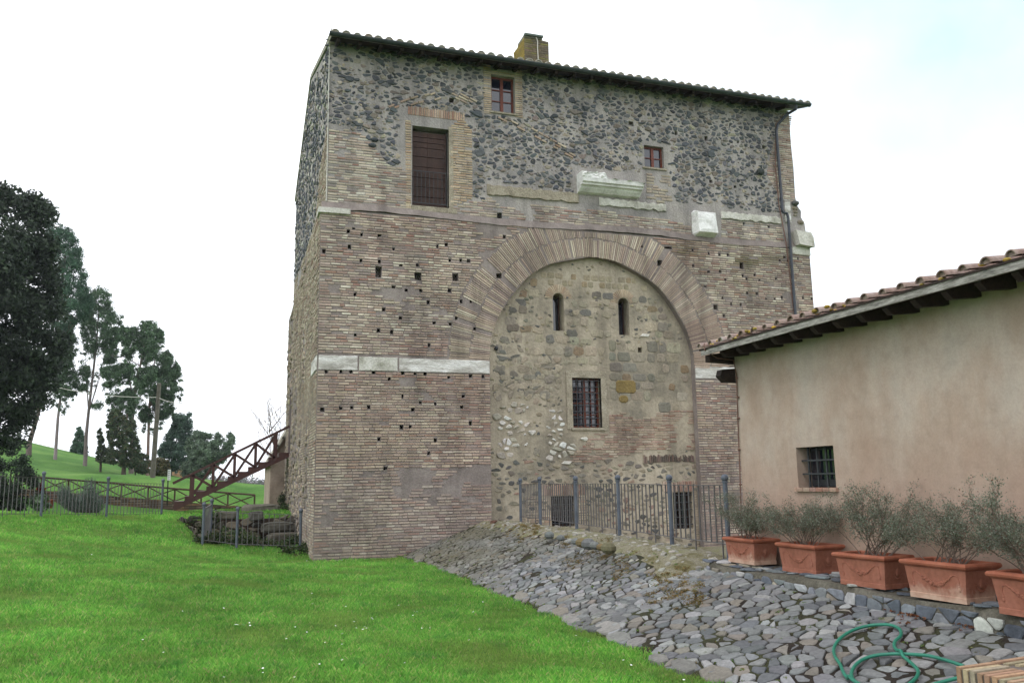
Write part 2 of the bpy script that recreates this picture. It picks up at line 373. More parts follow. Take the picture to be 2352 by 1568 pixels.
def cells(x0, x1, z0, z1, sx, sz, gap, jitter=.42, rot=0):
    """irregular cells: jittered seeds, each cell cut back from its neighbours by a joint"""
    nx = int((x1-x0)/sx)+3; nz = int((z1-z0)/sz)+3; sd = {}
    for i in range(-1, nx):
        for j in range(-1, nz):
            sd[i, j] = ((i+(.5 if j % 2 else 0)+rnd.uniform(-jitter, jitter))*1.0, j+rnd.uniform(-jitter, jitter))
    res = []
    for (i, j), (a, b) in sd.items():
        P = [(a-1.3, b-1.3), (a+1.3, b-1.3), (a+1.3, b+1.3), (a-1.3, b+1.3)]
        for di in range(-2, 3):
            for dj in range(-2, 3):
                q = sd.get((i+di, j+dj))
                if q is None or (di == 0 and dj == 0): continue
                dx, dz = q[0]-a, q[1]-b; L = math.hypot(dx, dz)
                if L < 1e-6: continue
                g = gap*rnd.uniform(.5, 1.5)
                P = clip(P, dx/L, dz/L, (a*dx+b*dz)/L+L/2-g)
                if len(P) < 3: break
            if len(P) < 3: break
        if len(P) < 3: continue
        Q = []
        n = len(P)
        for k in range(n):
            p0, p, p1 = P[k-1], P[k], P[(k+1) % n]; t = rnd.uniform(.08, .30)
            Q.append((p[0]+(p0[0]-p[0])*t, p[1]+(p0[1]-p[1])*t)); Q.append((p[0]+(p1[0]-p[0])*t, p[1]+(p1[1]-p[1])*t))
        res.append([(x0+q[0]*sx, z0+q[1]*sz) for q in Q])
    return res
def stones(mb, fr, zone, cuts, sx, sz, gap, keep, colf, prot=(.005, .03), inset=.02, jitter=.42, shrink=(.8, 1.05), tilt=0):
    xs = [p[0] for p in zone]; zs = [p[1] for p in zone]; n = 0
    for P in cells(min(xs), max(xs), min(zs), max(zs), sx, sz, gap, jitter):
        cx = sum(p[0] for p in P)/len(P); cz = sum(p[1] for p in P)/len(P)
        if not inpoly(cx, cz, zone): continue
        k = rnd.uniform(*shrink); P = [(cx+(p[0]-cx)*k+rnd.uniform(-.006, .006), cz+(p[1]-cz)*k+rnd.uniform(-.006, .006)) for p in P]
        if any(inpoly(p[0], p[1], q) for q in cuts for p in P): continue
        kp = keep(cx, cz) if callable(keep) else keep
        if rnd.random() > kp: continue
        slab(mb, fr, P, rnd.uniform(*prot), inset*rnd.uniform(.5, 1.3), colf(cx, cz), tilt=(rnd.uniform(-tilt, tilt), rnd.uniform(-tilt, tilt))); n += 1
    return n
def wall_face(mb, fr, outer, holes, cap_mi=None):
    """a flat face with holes; holes = [(polygon, depth)] get side walls and a back"""
    vs = []; es = []
    for P in [outer]+[h[0] for h in holes]:
        n0 = len(vs); vs += [Vector(p) for p in P]; es += [(n0+i, n0+(i+1) % len(P)) for i in range(len(P))]
    V, E, F, *_ = delaunay_2d_cdt(vs, es, [], 0, 1e-5)
    tri = []
    for f in F:
        cx = sum(V[i][0] for i in f)/3; cz = sum(V[i][1] for i in f)/3
        if inpoly(cx, cz, outer) and not any(inpoly(cx, cz, h[0]) for h in holes): tri.append(tuple(f))
    mb.mesh([fr(p[0], p[1], 0) for p in V], tri)
    for P, d in holes:
        if d <= 0: continue
        n = len(P)
        mb.mesh([fr(p[0], p[1], 0) for p in P]+[fr(p[0], p[1], -d) for p in P], [(i, (i+1) % n, n+(i+1) % n, n+i) for i in range(n)])
        m0 = mb.mi
        if cap_mi is not None: mb.mi = cap_mi
        mb.poly3([fr(p[0], p[1], -d) for p in P]); mb.mi = m0

# ---------------------------------------------------------------- terrain
CP = np.array([(-2, -26, .22), (-2, -20, .18), (2, -20, .12), (2, -14, .05), (2, -8, .05), (2.1, -3, .04), (0, 0, 0), (-.2, 2, .10), (-1.83, 2.6, .2), (-2.7, 2.8, .35),
    (-4.4, 5.6, .82), (-6.87, 4.8, 1.08), (-5.53, 6.9, .95), (-4.2, 9, .86), (-9, 1.5, 1.2), (-14, 5, 1.35), (-8, -8, .78), (-5, -10, .45), (-5, -4, .60), (-12, -14, .9), (-8, -18, .5), (-4, -14, .3),
    (5, -20, .15), (10, -10, .1), (-3.5, 1.5, .32), (-4.6, 2.6, .50), (-6.2, 2.6, .80), (-3.8, 5.6, .8), (-1, 8, .86), (-1, 12, .92), (-3, 12, .88), (2, 8, .8), (8, 8, .6), (15, 8, .3),
    (-13.4, 39.0, .1), (-9.6, 37.8, -.2), (-4.9, 36.4, -.6), (0, 34.8, -.9), (-9, 20, .3), (-4, 20, .3), (0, 20, .4), (-14, 20, .9), (-8, 33, -.2), (-3, 32, -.3), (-14, 33, .2), (-14, 42, 1.71), (-9.9, 40.5, 1.3), (-4.95, 39, .76), (.4, 37.3, .3), (6, 36, .1),
    (-23.3, 81.5, 6.5), (-17, 79.6, 5.0), (-10.2, 77.6, 3.37), (-3.5, 75.6, 1.9), (3, 74, .7), (-26, 82, 7.5), (-22, 110, 5), (-10, 110, 2), (0, 110, .4), (-40, 60, 6), (-40, 90, 9), (10, 80, .4), (20, 40, .2), (25, 10, .1), (30, -20, 0),
    (-30, -10, 1.8), (-30, 20, 2.2), (-20, 60, 3.7), (-12, 58, 2.4), (-5, 58, 1.2), (2, 58, .4), (-200, 300, -5), (200, 300, -8), (0, 400, -8), (-300, 0, 3), (300, 0, -5), (0, -300, 0), (-80, 150, 4), (60, 150, -3)], float)
def _phi(r): return np.where(r > 1e-9, r*r*np.log(np.maximum(r, 1e-9)), 0)
_n = len(CP); _A = np.zeros((_n+3, _n+3)); _A[:_n, :_n] = _phi(np.hypot(CP[:, None, 0]-CP[None, :, 0], CP[:, None, 1]-CP[None, :, 1])); _A[:_n, :_n] += np.eye(_n)*.08
_A[:_n, _n] = 1; _A[:_n, _n+1:] = CP[:, :2]; _A[_n, :_n] = 1; _A[_n+1:, :_n] = CP[:, :2].T
_W = np.linalg.solve(_A, np.concatenate([CP[:, 2], [0, 0, 0]]))
def sst(t): t = np.clip(t, 0, 1); return t*t*(3-2*t)
def lawn(x, y):
    x = np.asarray(x, float); y = np.asarray(y, float); z = np.full(x.shape, _W[_n])+_W[_n+1]*x+_W[_n+2]*y
    for i in range(_n): z = z+_W[i]*_phi(np.hypot(x-CP[i, 0], y-CP[i, 1]))
    z = z+.010*np.sin(x*1.7+y*.6)*np.sin(y*.9-x*.8)+.006*np.sin(x*4.1+y*2+1)*np.sin(y*2.7-x*1.3)
    pit = sst((x+2.75+.2*(y-3))/.5)*sst((6.7-y)/.5)*sst((y-2.6)/1.6)*(x < 1)
    z = z*(1-pit)+(-.02)*pit
    low = (x > 2.3) & (y < .5)
    return np.where(low, np.minimum(z, -.12), z)
def zc_(y): return np.interp(y, [-26, -16, -13.7, -12.5, -10.6, -9.2, -6, 0], [.30, .48, .53, .57, .62, .74, .78, .78])
def road(x, y):
    t = np.clip((np.asarray(x, float)-2.15)/2.05, 0, 1); y = np.asarray(y, float)
    z = .05+(zc_(y)-.05)*(t**.92)+.02*np.sin(x*2.1+y*.9)*np.sin(y*1.1)
    lift = sst((np.asarray(x, float)-3.75)/.5)*sst((y+11.0)/1.2)*.05
    return z+lift
def groundz(x, y):
    if 2.15 < x < 5 and y < 0: return float(road(x, y))
    return float(lawn(np.array([x]), np.array([y]))[0])

xs = np.concatenate([[-900, -500, -300, -200, -140, -100, -80, -64, -54], np.arange(-46, -18, 2), np.arange(-18, 2.0, .3), [2.0, 2.2, 2.31, 2.5, 3], np.arange(3.5, 20, 1.5), [22, 26, 32, 40, 55, 80, 120, 200, 350, 600, 900]])
ys = np.concatenate([[-300, -120, -60, -40, -32], np.arange(-28, 14, .3), np.arange(14, 60, 1.0), np.arange(60, 130, 2.5), [140, 160, 190, 230, 300, 400, 550, 800, 1200]])
X, Y = np.meshgrid(xs, ys); Z = lawn(X, Y); far = np.hypot(X, Y) > 320; Z = np.where(far, np.minimum(Z, -8), Z)
mg = MB(); nxg = len(xs)
mg.v = list(zip(X.ravel().tolist(), Y.ravel().tolist(), Z.ravel().tolist())); mg.c = [(.1, .2, .05)]*len(mg.v)
mg.f = [(j*nxg+i, j*nxg+i+1, (j+1)*nxg+i+1, (j+1)*nxg+i) for j in range(len(ys)-1) for i in range(nxg-1)]; mg.m = [0]*len(mg.f)
def lawn_mat():
    m, t, p = base_mat('lawn_ground', .95, .1)
    n1 = noise_node(t, .35, 6, .6); r1 = ramp_node(t, n1.outputs['Fac'], [(.3, S(68, 106, 48)), (.5, S(86, 124, 56)), (.7, S(108, 138, 72))])
    n2 = noise_node(t, 9, 6, .75); r2 = ramp_node(t, n2.outputs['Fac'], [(.25, (.55,)*3), (.5, (1,)*3), (.75, (1.3,)*3)])
    t.links.new(mul_node(t, r1.outputs['Color'], r2.outputs['Color']), p.inputs['Base Color']); bump(t, p, n2.outputs['Fac'], .8, .06); return m
M['lawn'] = lawn_mat()
gnd = mg.build('lawn', M['lawn'], None, True); gnd['kind'] = 'structure'

# the cobbled road bank: earth bed, then real stones
M['bed'] = mat_noise('mossy_road_earth', [(.25, S(34, 29, 25)), (.45, S(46, 39, 33)), (.6, S(58, 60, 38)), (.78, S(70, 64, 52))], 1.6, .97, 30, .35, .9, .03)
M['gravel'] = mat_noise('mossy_gravel', [(.2, S(70, 62, 44)), (.36, S(104, 98, 66)), (.5, S(132, 126, 108)), (.66, S(112, 114, 72)), (.8, S(146, 140, 126))], 2.2, .97, 34, .4, 1, .03)
M['cobble'] = mat_attr('basalt_cobble', .72, 24, .34, 1.3, .18, .8, .008, .3)
rb = MB(); rx = np.linspace(2.08, 4.95, 40); ry = np.linspace(-26, -.02, 180)
def road_edge(v): return 2.2+.05*math.sin(v*1.9)+.05*math.sin(v*5.3+1)
vid = {}
for j, y in enumerate(ry):
    for i, x in enumerate(rx):
        z = float(road(x, y))+.03*mnoise.noise(Vector((x*2.3, y*2.3, 0)))
        if x < 2.2: z -= .03
        rb.v.append((x, y, z)); rb.c.append((.1, .1, .1))
for j in range(len(ry)-1):
    for i in range(len(rx)-1):
        cx, cy = rx[i], ry[j]
        edge = 3.95+.22*mnoise.noise(Vector((0, cy*.9, 5)))+.1*mnoise.noise(Vector((cx*3, cy*3, 1)))
        if cy < -8.5: edge -= .25*min(1, (-8.5-cy)/2)
        rb.mi = 1 if (cx > edge and cy > -11.6) else 0
        a = j*len(rx)+i; rb.f.append((a, a+1, a+len(rx)+1, a+len(rx))); rb.m.append(rb.mi)
rb.mi = 1
n = len(rx)
for j in range(len(ry)-1):                                     # drop into the light well behind the railing
    a = rb.v[j*n+n-1]; b = rb.v[(j+1)*n+n-1]; rb.mesh([a, b, (b[0], b[1], -.4), (a[0], a[1], -.4)], [(0, 1, 2, 3)])
rb.mi = 2
def fr_road(u, v, o): return (u, v, float(road(u, v))+o)
CB = [(S(119, 120, 120), .44), (S(98, 100, 102), .27), (S(142, 142, 141), .18), (S(122, 116, 108), .11)]
def cob_col(u, v):
    c = brick_col(0, 0, CB); g = mnoise.noise(Vector((u*.9, v*.5, 2)))
    moss = max(0, min(.75, .08+.34*(v+9.5)/5+.5*g)) if v > -9.5 else max(0, .04+.25*g)
    return mixc(c, S(98, 92, 70), moss)
for P in cells(2.12, 4.28, -19.5, -11.2, .150, .172, .075, .49)+cells(2.12, 4.28, -11.2, -7, .130, .150, .072, .49)+cells(2.12, 4.28, -7, -.1, .115, .140, .070, .49):
    cx = sum(p[0] for p in P)/len(P); cz = sum(p[1] for p in P)/len(P)
    if not (road_edge(cz)-.02 < cx < 4.26): continue
    lim = 3.98+.2*mnoise.noise(Vector((0, cz*.9, 5)))-(.25*min(1, max(0, (-8.5-cz)/2)))
    if cz > -10.6 and cx > lim: continue
    if cz > -.12: continue
    dens = 1.0 if cz < -8 else .93
    if rnd.random() > dens: continue
    k = rnd.uniform(.86, 1.12); P = [(cx+(p[0]-cx)*k+rnd.uniform(-.009, .009), cz+(p[1]-cz)*k+rnd.uniform(-.009, .009)) for p in P]
    slab(rb, fr_road, P, rnd.uniform(.010, .024), rnd.uniform(.005, .012), cob_col(cx, cz), -.03, (rnd.uniform(-.07, .07), rnd.uniform(-.07, .07)))
v = -19.0
while v < -.5:                                                   # bigger flat stones along the grass edge
    L = rnd.uniform(.3, .55)
    if rnd.random() < .6:
        x0 = road_edge(v)+rnd.uniform(-.08, .03); wd = rnd.uniform(.16, .28)
        P = [(x0+rnd.uniform(-.02, .04), v+.03), (x0+wd*.7, v+rnd.uniform(0, .05)), (x0+wd, v+L*.4), (x0+wd*.8, v+L-.04), (x0+.05, v+L-.03), (x0-.03, v+L*.5)]
        slab(rb, fr_road, P, rnd.uniform(.02, .03), .012, mixc(cob_col(x0, v), S(132, 126, 116), .4), -.03)
    v += L
for _ in range(420):                                             # loose stones in the gravel strip
    x, y = rnd.uniform(3.7, 4.9), rnd.uniform(-10.8, -.2)
    if x < 3.95 and y > -8: continue
    r_ = rnd.choice([.015, .02, .03, .05]); n_ = rnd.randint(5, 7)
    P = [(x+r_*rnd.uniform(.7, 1.3)*math.cos(6.28*k/n_), y+r_*rnd.uniform(.7, 1.3)*math.sin(6.28*k/n_)) for k in range(n_)]
    slab(rb, fr_road, P, r_*.5, r_*.35, jit(S(150, 146, 136), .3), -.02)
roado = rb.build('cobbled_road', [M['bed'], M['gravel'], M['cobble']]); roado['kind'] = 'structure'

yd = MB(); yd.mesh([(4.9, -10.5, -.09), (16, -10.5, -.09), (16, .15, -.07), (4.3, .15, -.07)], [(0, 1, 2, 3)]); yd.build('gravel_floor', M['gravel'])['kind'] = 'structure'

# ---------------------------------------------------------------- the gatehouse (converted Roman arch)
GW = 15.05; GD = 12.6; ZL = 8.88; UY = .06       # lower width, depth, ledge height, set-back of the upper wall
gate = empty('gatehouse', (7.5, 6.3, 0), 'tall old gatehouse of brick and dark rubble with a big walled-up arch and tiled roof', 'gatehouse')
ACX, ACZ, AR0, AR1 = 7.58, 4.98, 3.12, 4.28
arch = [(ACX+AR0*(1+.012*math.sin(a*7))*math.cos(a), ACZ+AR0*(1+.012*math.sin(a*9+1))*math.sin(a)) for a in [math.pi*k/48 for k in range(49)]]   # right to left over the crown
archL = ACX-AR0; archR = ACX+AR0
def F(px, py): return onY(px, py, 0)
def FU(px, py): return onY(px, py, UY)
# putlog holes (centre in the photograph, size in metres)
hb = [(887, 512, .18, .34), (1200, 548, .2, .24), (1497, 555, .2, .24), (1848, 70, .18, .26), (1843, 542, .18, .16), (1655, 690, .0, .0)]
hs = [(693, 168), (650, 190), (755, 215), (897, 222), (455, 347), (657, 313), (1007, 328), (1353, 308), (1424, 296), (749, 420), (893, 428), (1063, 460), (1195, 457), (1452, 418), (1540, 420), (1603, 422), (1007, 632), (1105, 655), (1222, 657), (1451, 658), (700, 690), (1283, 752), (1545, 743), (1621, 745), (927, 810), (1062, 877), (1503, 877), (1331, 914), (1457, 925), (1718, 806), (1710, 555), (1925, 567), (889, 975), (991, 988), (703, 1010), (1651, 963), (1686, 1007), (1748, 1010), (1286, 1092), (1886, 233), (473, 1302), (590, 1300), (668, 1304), (848, 1305), (1079, 1312), (1176, 1318), (1257, 1317), (972, 1362), (1446, 1346), (1617, 1334), (1716, 1338), (1077, 1498), (1560, 1498), (1220, 1545), (1337, 1556), (2089, 237), (2205, 160)]
hr = [(1170, 583), (1410, 618), (830, 870), (932, 882), (1015, 885), (1560, 905), (1690, 918), (1515, 938), (1593, 938), (830, 1045), (942, 1045), (1158, 1087), (1275, 1078), (1195, 1112), (1318, 1128), (1478, 1112), (990, 1123), (682, 990), (675, 838), (1203, 1250), (1295, 1255), (965, 1297), (1385, 1310), (1465, 1310), (1535, 1293), (1738, 1298), (1820, 1305), (1048, 1357), (1140, 1363), (976, 1470), (797, 1188), (755, 1285), (742, 1338), (187, 800)]
hr2 = [(1148, 988, .16, .24), (900, 1388, .17, .17), (360, 963, .18, .2), (440, 815, .3, .07)]
hp = [(740, 940), (782, 937), (808, 935), (847, 935), (948, 940), (1060, 935), (925, 912), (1062, 911), (922, 980), (942, 980), (870, 1008), (1000, 1011), (1080, 972), (985, 1040), (885, 1075)]
HL = []; HU = []
def addhole(px, py, w_, h_, up=False, d=.16):
    x, z = (FU if up else F)(px, py)
    for P, _ in HL+HU:
        if abs(x-(P[0][0]+P[2][0])/2) < (w_+abs(P[2][0]-P[0][0]))/2+.03 and abs(z-(P[0][1]+P[2][1])/2) < (h_+abs(P[2][1]-P[0][1]))/2+.03: return
    w_ *= .86; h_ *= .86; j = lambda: rnd.uniform(-.012, .012)
    P = [(x-w_/2+j(), z-h_/2+j()), (x+w_/2+j(), z-h_/2+j()), (x+w_/2+j(), z+h_/2+j()), (x-w_/2+j(), z+h_/2+j())]
    if not up and z > ZL-.15-h_/2: return
    if not up and abs(math.hypot(x-ACX, z-ACZ)-AR0) < .2 and z > ACZ: return
    (HU if up else HL).append((P, d+rnd.uniform(.06, .16)))
def c5(x, y): return 612.5+.2895*x, 476.4+.2895*y
def c2100(x, y): return 1429.3+.2387*x, 374.3+.2387*y
def c4(x, y): return 1225+.3185*x, 68+.3185*y
for x, y, a, b in hb:
    if a: addhole(*c5(x, y), a, b, y < 100)
for x, y in hs: addhole(*c5(x, y), rnd.uniform(.07, .11), rnd.uniform(.07, .12))
for x, y in hr: addhole(*c2100(x, y), rnd.uniform(.06, .10), rnd.uniform(.07, .10), y < 700)
for x, y, a, b in hr2: addhole(*c2100(x, y), a, b)
for x, y in hp: addhole(x, y, rnd.uniform(.08, .11), rnd.uniform(.08, .12))
for x, y, a, b in [(1030, 748, .12, .14), (1245, 785, .14, .17), (1475, 815, .1, .08), (1665, 850, .16, .14), (1280, 1095, .13, .13), (1455, 1133, .12, .11), (705, 678, .2, .16)]: addhole(*c4(x, y), a, b, True, .02 if a == .2 else .16)
addhole(1037, 231, .17, .17, True)
def rpx(fn, x0, y0, x1, y1): a = fn(x0, y0); b = fn(x1, y1); return a[0], b[0], b[1], a[1]
D1 = rpx(FU, 947, 288, 1031, 479); W1 = rpx(FU, 1128, 171, 1183, 263); W2 = rpx(FU, 1479, 333, 1526, 389)
HU += [(rect(*D1), .34), (rect(*W1), .26), (rect(*W2), .24)]
EZ = 13.5; URX = 14.72; ULX = .10                      # upper wall: top, right and left edges
upR = [(14.95, ZL), (15.10, ZL+.10), (15.12, 9.35), (15.02, 9.5), (15.0, 9.75), (14.88, 9.95), (14.9, 10.15), (14.78, 10.3), (URX, 10.6), (URX+.02, 11.6), (URX-.01, 12.4), (URX, EZ)]
lowO = [(-.06, -.6), (archL, -.6)]+[p for p in reversed(arch)]+[(archR, -.6), (GW, -.6), (GW+.02, 4), (GW, ZL), (-.06, ZL)]
upO = [(ULX, ZL-.05)]+upR+[(ULX, EZ)]
mb = MB()
wall_face(mb, fr_front(0), lowO, HL)
aa = lowO[1:-4]                                           # jambs and underside of the arch
mb.mesh([(p[0], 0, p[1]) for p in aa]+[(p[0], .42, p[1]) for p in aa], [(i, i+1, len(aa)+i+1, len(aa)+i) for i in range(len(aa)-1)])
mb.mi = 1
wall_face(mb, fr_front(UY), upO, HU)
mb.mi = 0
# mortar shelf where the thinner upper wall starts
led = []
for k in range(121):
    x = ULX-.14+k*(15.0-ULX+.14)/120; zz = ZL+.05*math.sin(x*.9)+.03*mnoise.noise(Vector((x*2.2, 0, 0)))-.02*math.exp(-(x-2.5)**2/3); led.append((x, zz))
for i in range(120):
    (xa, za), (xb, zb) = led[i], led[i+1]; pr = .035
    mb.mesh([(xa, UY-.005, za+.22), (xb, UY-.005, zb+.22), (xa, -.015, za+.05), (xb, -.015, zb+.05), (xa, -pr, za), (xb, -pr, zb), (xa, .1, za-.01), (xb, .1, zb-.01)], [(0, 1, 3, 2), (2, 3, 5, 4), (4, 5, 7, 6)])
# side wall facing the lawn, with its windows
RY, RZ = GD/2, 15.62                                       # ridge
def SX(px, py, X): return onX(px, py, X)
sideH = []
for (xa, ya, xb, yb, X) in [(731.5, 342, 726, 455, ULX), (711.5, 408, 707, 492, ULX), (693.5, 475, 690, 545, ULX)]:
    a = SX(xa, ya, X); b = SX(xb, yb, X); sideH.append((rect(a[0], b[0], b[1], a[1]), .35))
sideL = []
for (xa, ya, xb, yb) in [(686, 712, 682.5, 783)]:
    a = SX(xa, ya, -.06); b = SX(xb, yb, -.06); sideL.append((rect(a[0], b[0], b[1], a[1]), .3))
sideL.append((rect(9.7, 10.75, 2.95, 5.1), .4))
mb.mi = 0
wall_face(mb, fr_left(-.06), [(0, -.6), (GD, -.6), (GD, ZL-.6), (5.5, ZL-.2), (0, ZL)], sideL)
mb.mi = 1
wall_face(mb, fr_left(ULX), [(UY, ZL-.7), (GD, ZL-.7), (GD, EZ), (RY, RZ-.12), (UY, EZ)], sideH)
mb.mi = 0
mb.mesh([(-.06, 0, ZL), (-.06, 5.5, ZL-.2), (-.06, GD, ZL-.6), (ULX, 0, ZL+.1), (ULX, 5.5, ZL-.1), (ULX, GD, ZL-.5)], [(0, 1, 4, 3), (1, 2, 5, 4)])
# right side and back
mb.mesh([(GW, 0, -.6), (GW, GD, -.6), (GW, GD, ZL), (GW, 0, ZL), (-.06, GD, -.6), (-.06, GD, ZL-.6), (15.0, UY, ZL), (15.0, GD, ZL)], [(0, 1, 2, 3), (1, 4, 5, 2), (3, 2, 7, 6)])
mb.mi = 1
for i in range(len(upR)-1):
    (xa, za), (xb, zb) = upR[i], upR[i+1]
    mb.mesh([(xa, UY, za), (xb, UY, zb), (xb if zb > 10.4 else xb-.15, GD, zb), (xa if za > 10.4 else xa-.15, GD, za)], [(0, 1, 2, 3)])
mb.mesh([(URX, UY, EZ), (URX, GD, EZ), (URX, RY, RZ-.12), (ULX, GD, EZ), (ULX, GD, ZL-.7), (URX, GD, ZL-.7)], [(0, 1, 2), (1, 3, 4, 5)])
mb.build('wall', [M['mortar'], M['mortar_pale']], gate)

# brick facing of the arch piers and spandrels
def moss_at(u, v):
    s = 0
    for cx, cz, sx, sz, k in MOSS: s += k*math.exp(-((u-cx)/sx)**2-((v-cz)/sz)**2)
    return s
MOSS = []
for px, py, sx, sz, k in [(1712, 602, .35, .22, 1.1), (1750, 600, .7, .16, .7), (1590, 575, .5, .3, .5), (1560, 570, .3, .15, .6), (1160, 560, .15, .4, .15), (1690, 640, .12, .5, .55), (1725, 660, .05, .7, .5), (1620, 640, .25, .6, .35), (1780, 590, .4, .12, .5)]:
    x, z = F(px, py); MOSS.append((x, z, sx, sz, k))
def low_col(u, v):
    c = brick_col()
    t = mnoise.noise(Vector((u*.35, v*.5, 7))); q = mnoise.noise(Vector((u*.9, v*2.2, 17)))
    if t > 0: c = mixc(c, S(154, 116, 102), min(.4, t*.8))
    else: c = mixc(c, S(182, 166, 142), min(.4, -t*.6))
    if q > .25: c = mixc(c, S(118, 106, 100), min(.5, (q-.25)*1.5))
    if v < 2.2: c = mixc(c, S(150, 134, 128), .4)
    if 2.2 < v < 4.6: c = mixc(c, S(152, 116, 98), .2)
    m_ = moss_at(u, v)
    if m_ > .08: c = mixc(c, S(92, 88, 46), min(.72, m_*rnd.uniform(.4, 1)))
    return c
def patchy(u, v):
    n_ = mnoise.noise(Vector((u*.55, v*.8, 31)))+.5*mnoise.noise(Vector((u*1.8, v*2.6, 5)))
    return n_ > (.55 if v > 2.3 else .34)
ring_out = [(ACX+AR1*math.cos(a), ACZ+AR1*math.sin(a)) for a in [math.pi*k/40 for k in range(41)]]
cutlow = [h[0] for h in HL]+[[(ACX+(AR1+.01)*math.cos(a), ACZ+(AR1+.01)*math.sin(a)) for a in [math.pi*k/40 for k in range(41)]]]
band_z0, band_z1 = F(733, 848)[1], F(733, 815)[1]
cutlow += [rect(-.2, archL+.01, band_z0-.02, band_z1+.02), rect(archR-.01, GW+.2, band_z0, band_z1+.02)]
bk = MB()
bricks(bk, fr_front(0), [[(-.055, -.3), (archL, -.3), (archL, ACZ+.02), (ACX, 12), (archR, ACZ+.02), (archR, -.3), (GW, -.3), (GW, ZL-.03), (-.055, ZL-.03)]],
       cutlow+[[(archL-.001, -.5), (archR+.001, -.5), (archR+.001, ACZ+.03), (archL-.001, ACZ+.03)]], -.1, ZL-.05, colf=low_col, skip=patchy)
bk.build('brick_facing', M['brick'], gate)
# two rings of radial bricks
rg = MB()
def ring_col(a, r):
    c = brick_col(0, 0, [(S(178, 163, 145), .42), (S(167, 150, 136), .35), (S(152, 137, 127), .15), (S(190, 178, 160), .08)])
    if a < .42: c = mixc(c, S(162, 130, 115), .35)
    return c
for ra, rb_ in ((AR0+.005, AR0+.56), (AR0+.575, AR1-.01)):
    a = .005
    while a < math.pi-.01:
        th = rnd.uniform(.046, .066)/((ra+rb_)/2); a2 = min(a+th, math.pi); am = (a+a2)/2
        e0, e1 = rnd.uniform(-.01, .02), rnd.uniform(-.06, .02); g = .011/((ra+rb_)/2)
        r0, r1 = ra+e0, rb_+e1
        pts = [(ACX+r*math.cos(t), ACZ+r*math.sin(t)) for r, t in ((r0, a+g), (r1, a+g*.8), (r1, a2-g*.8), (r0, a2-g))]
        mx_ = max(p[1] for p in pts)
        if mx_ > ZL-.04: pts = clip(pts, 0, 1, ZL-.04)
        bad = any(inpoly(p[0], p[1], h[0]) for h in HL for p in pts) or any(inpoly((h[0][0][0]+h[0][2][0])/2, (h[0][0][1]+h[0][2][1])/2, pts) for h in HL)
        pn = mnoise.noise(Vector((math.cos(am)*2.1, math.sin(am)*2.1, ra)))
        if len(pts) > 2 and not bad and not (pn > .46 and rnd.random() < .9) and rnd.random() > .02:
            slab(rg, fr_front(0), pts, rnd.uniform(.008, .026), .003, ring_col(am, ra))
        a = a2
rg.build('arch_ring', M['brick'], gate)

# marble string courses
def rough_block(mb, fr, x0, x1, z0, z1, prot, seed=0, n=10, amp=.02, base=-.02):
    top = [(x0+(x1-x0)*k/n, z1+amp*mnoise.noise(Vector((k*.9, seed, 1)))) for k in range(n, -1, -1)]
    bot = [(x0+(x1-x0)*k/n, z0+amp*mnoise.noise(Vector((k*.9, seed, 9)))) for k in range(n+1)]
    slab(mb, fr, bot+top, prot, .012, None, base)
k_ = 0
for xa, xb in ((733.5, 821), (825, 913), (917, 1126)):
    b = MB(); x0 = F(xa, 830)[0]+(.0 if k_ else -.02); x1 = F(xb, 835)[0]; rough_block(b, fr_front(0), x0, min(x1, archL-.01), band_z0, band_z1-.01*k_, .022+.004*k_, k_, 14, .018)
    o = b.build('marble_block', M['marble' if k_ != 1 else 'marble_dirty'], gate)
    if k_ == 1: o['label'] = 'greyer travertine block between two white marble blocks'
    k_ += 1
b = MB(); rough_block(b, fr_front(0), archR+.02, GW-.4, band_z0+.02, band_z1-.0, .022, 8, 24, .018); b.build('marble_block', M['marble'], gate)
for ya, yb in ((.05, .75), (.78, 1.5)):
    b = MB(); rough_block(b, fr_left(-.06), ya, yb, band_z0, band_z1, .03, ya*9, 8, .01); b.build('marble_block', M['marble'], gate)
# ledge block at the corner and the broken upper course
b = MB(); x0, x1, z0, z1 = rpx(F, 737, 477, 804, 496); b.box(-.12, x1, -.09, .5, z0+.02, z1, None); b.build('ledge_block', M['marble_dirty'], gate)
for i, (xa, ya, xb, yb) in enumerate([(1118, 424, 1328, 452), (1375, 455, 1530, 492), (1655, 486, 1794, 507)]):
    a_ = FU(xa, ya); b_ = FU(xb, yb); zt = [a_[1], FU(xb, yb-20)[1]]; b = MB(); hh = .27 if i == 0 else .2
    n = 26; top = [(a_[0]+(b_[0]-a_[0])*k/n, a_[1]-.02+(0 if k % 3 else .03)+.05*mnoise.noise(Vector((k*.5, i, 1)))) for k in range(n, -1, -1)]
    bot = [(a_[0]+(b_[0]-a_[0])*k/n, a_[1]-hh-.02+.06*mnoise.noise(Vector((k*.45, i, 7)))) for k in range(n+1)]
    slab(b, fr_front(UY), bot+top, .06, .03); b.build('string_course', M['marble_dirty' if i else 'travertine'], gate)
b = MB(); x0, x1, z0, z1 = rpx(FU, 1799, 459, 1816, 512); rough_block(b, fr_front(UY), x0, x1, z0, z1, .05, 4, 4, .01); b.build('marble_block', M['marble'], gate)
b = MB(); x0, x1, z0, z1 = rpx(F, 1818, 566, 1868, 588); rough_block(b, fr_front(0), x0, GW+.02, z0, z1, .04, 5, 6, .015); b.build('marble_block', M['marble_dirty'], gate)
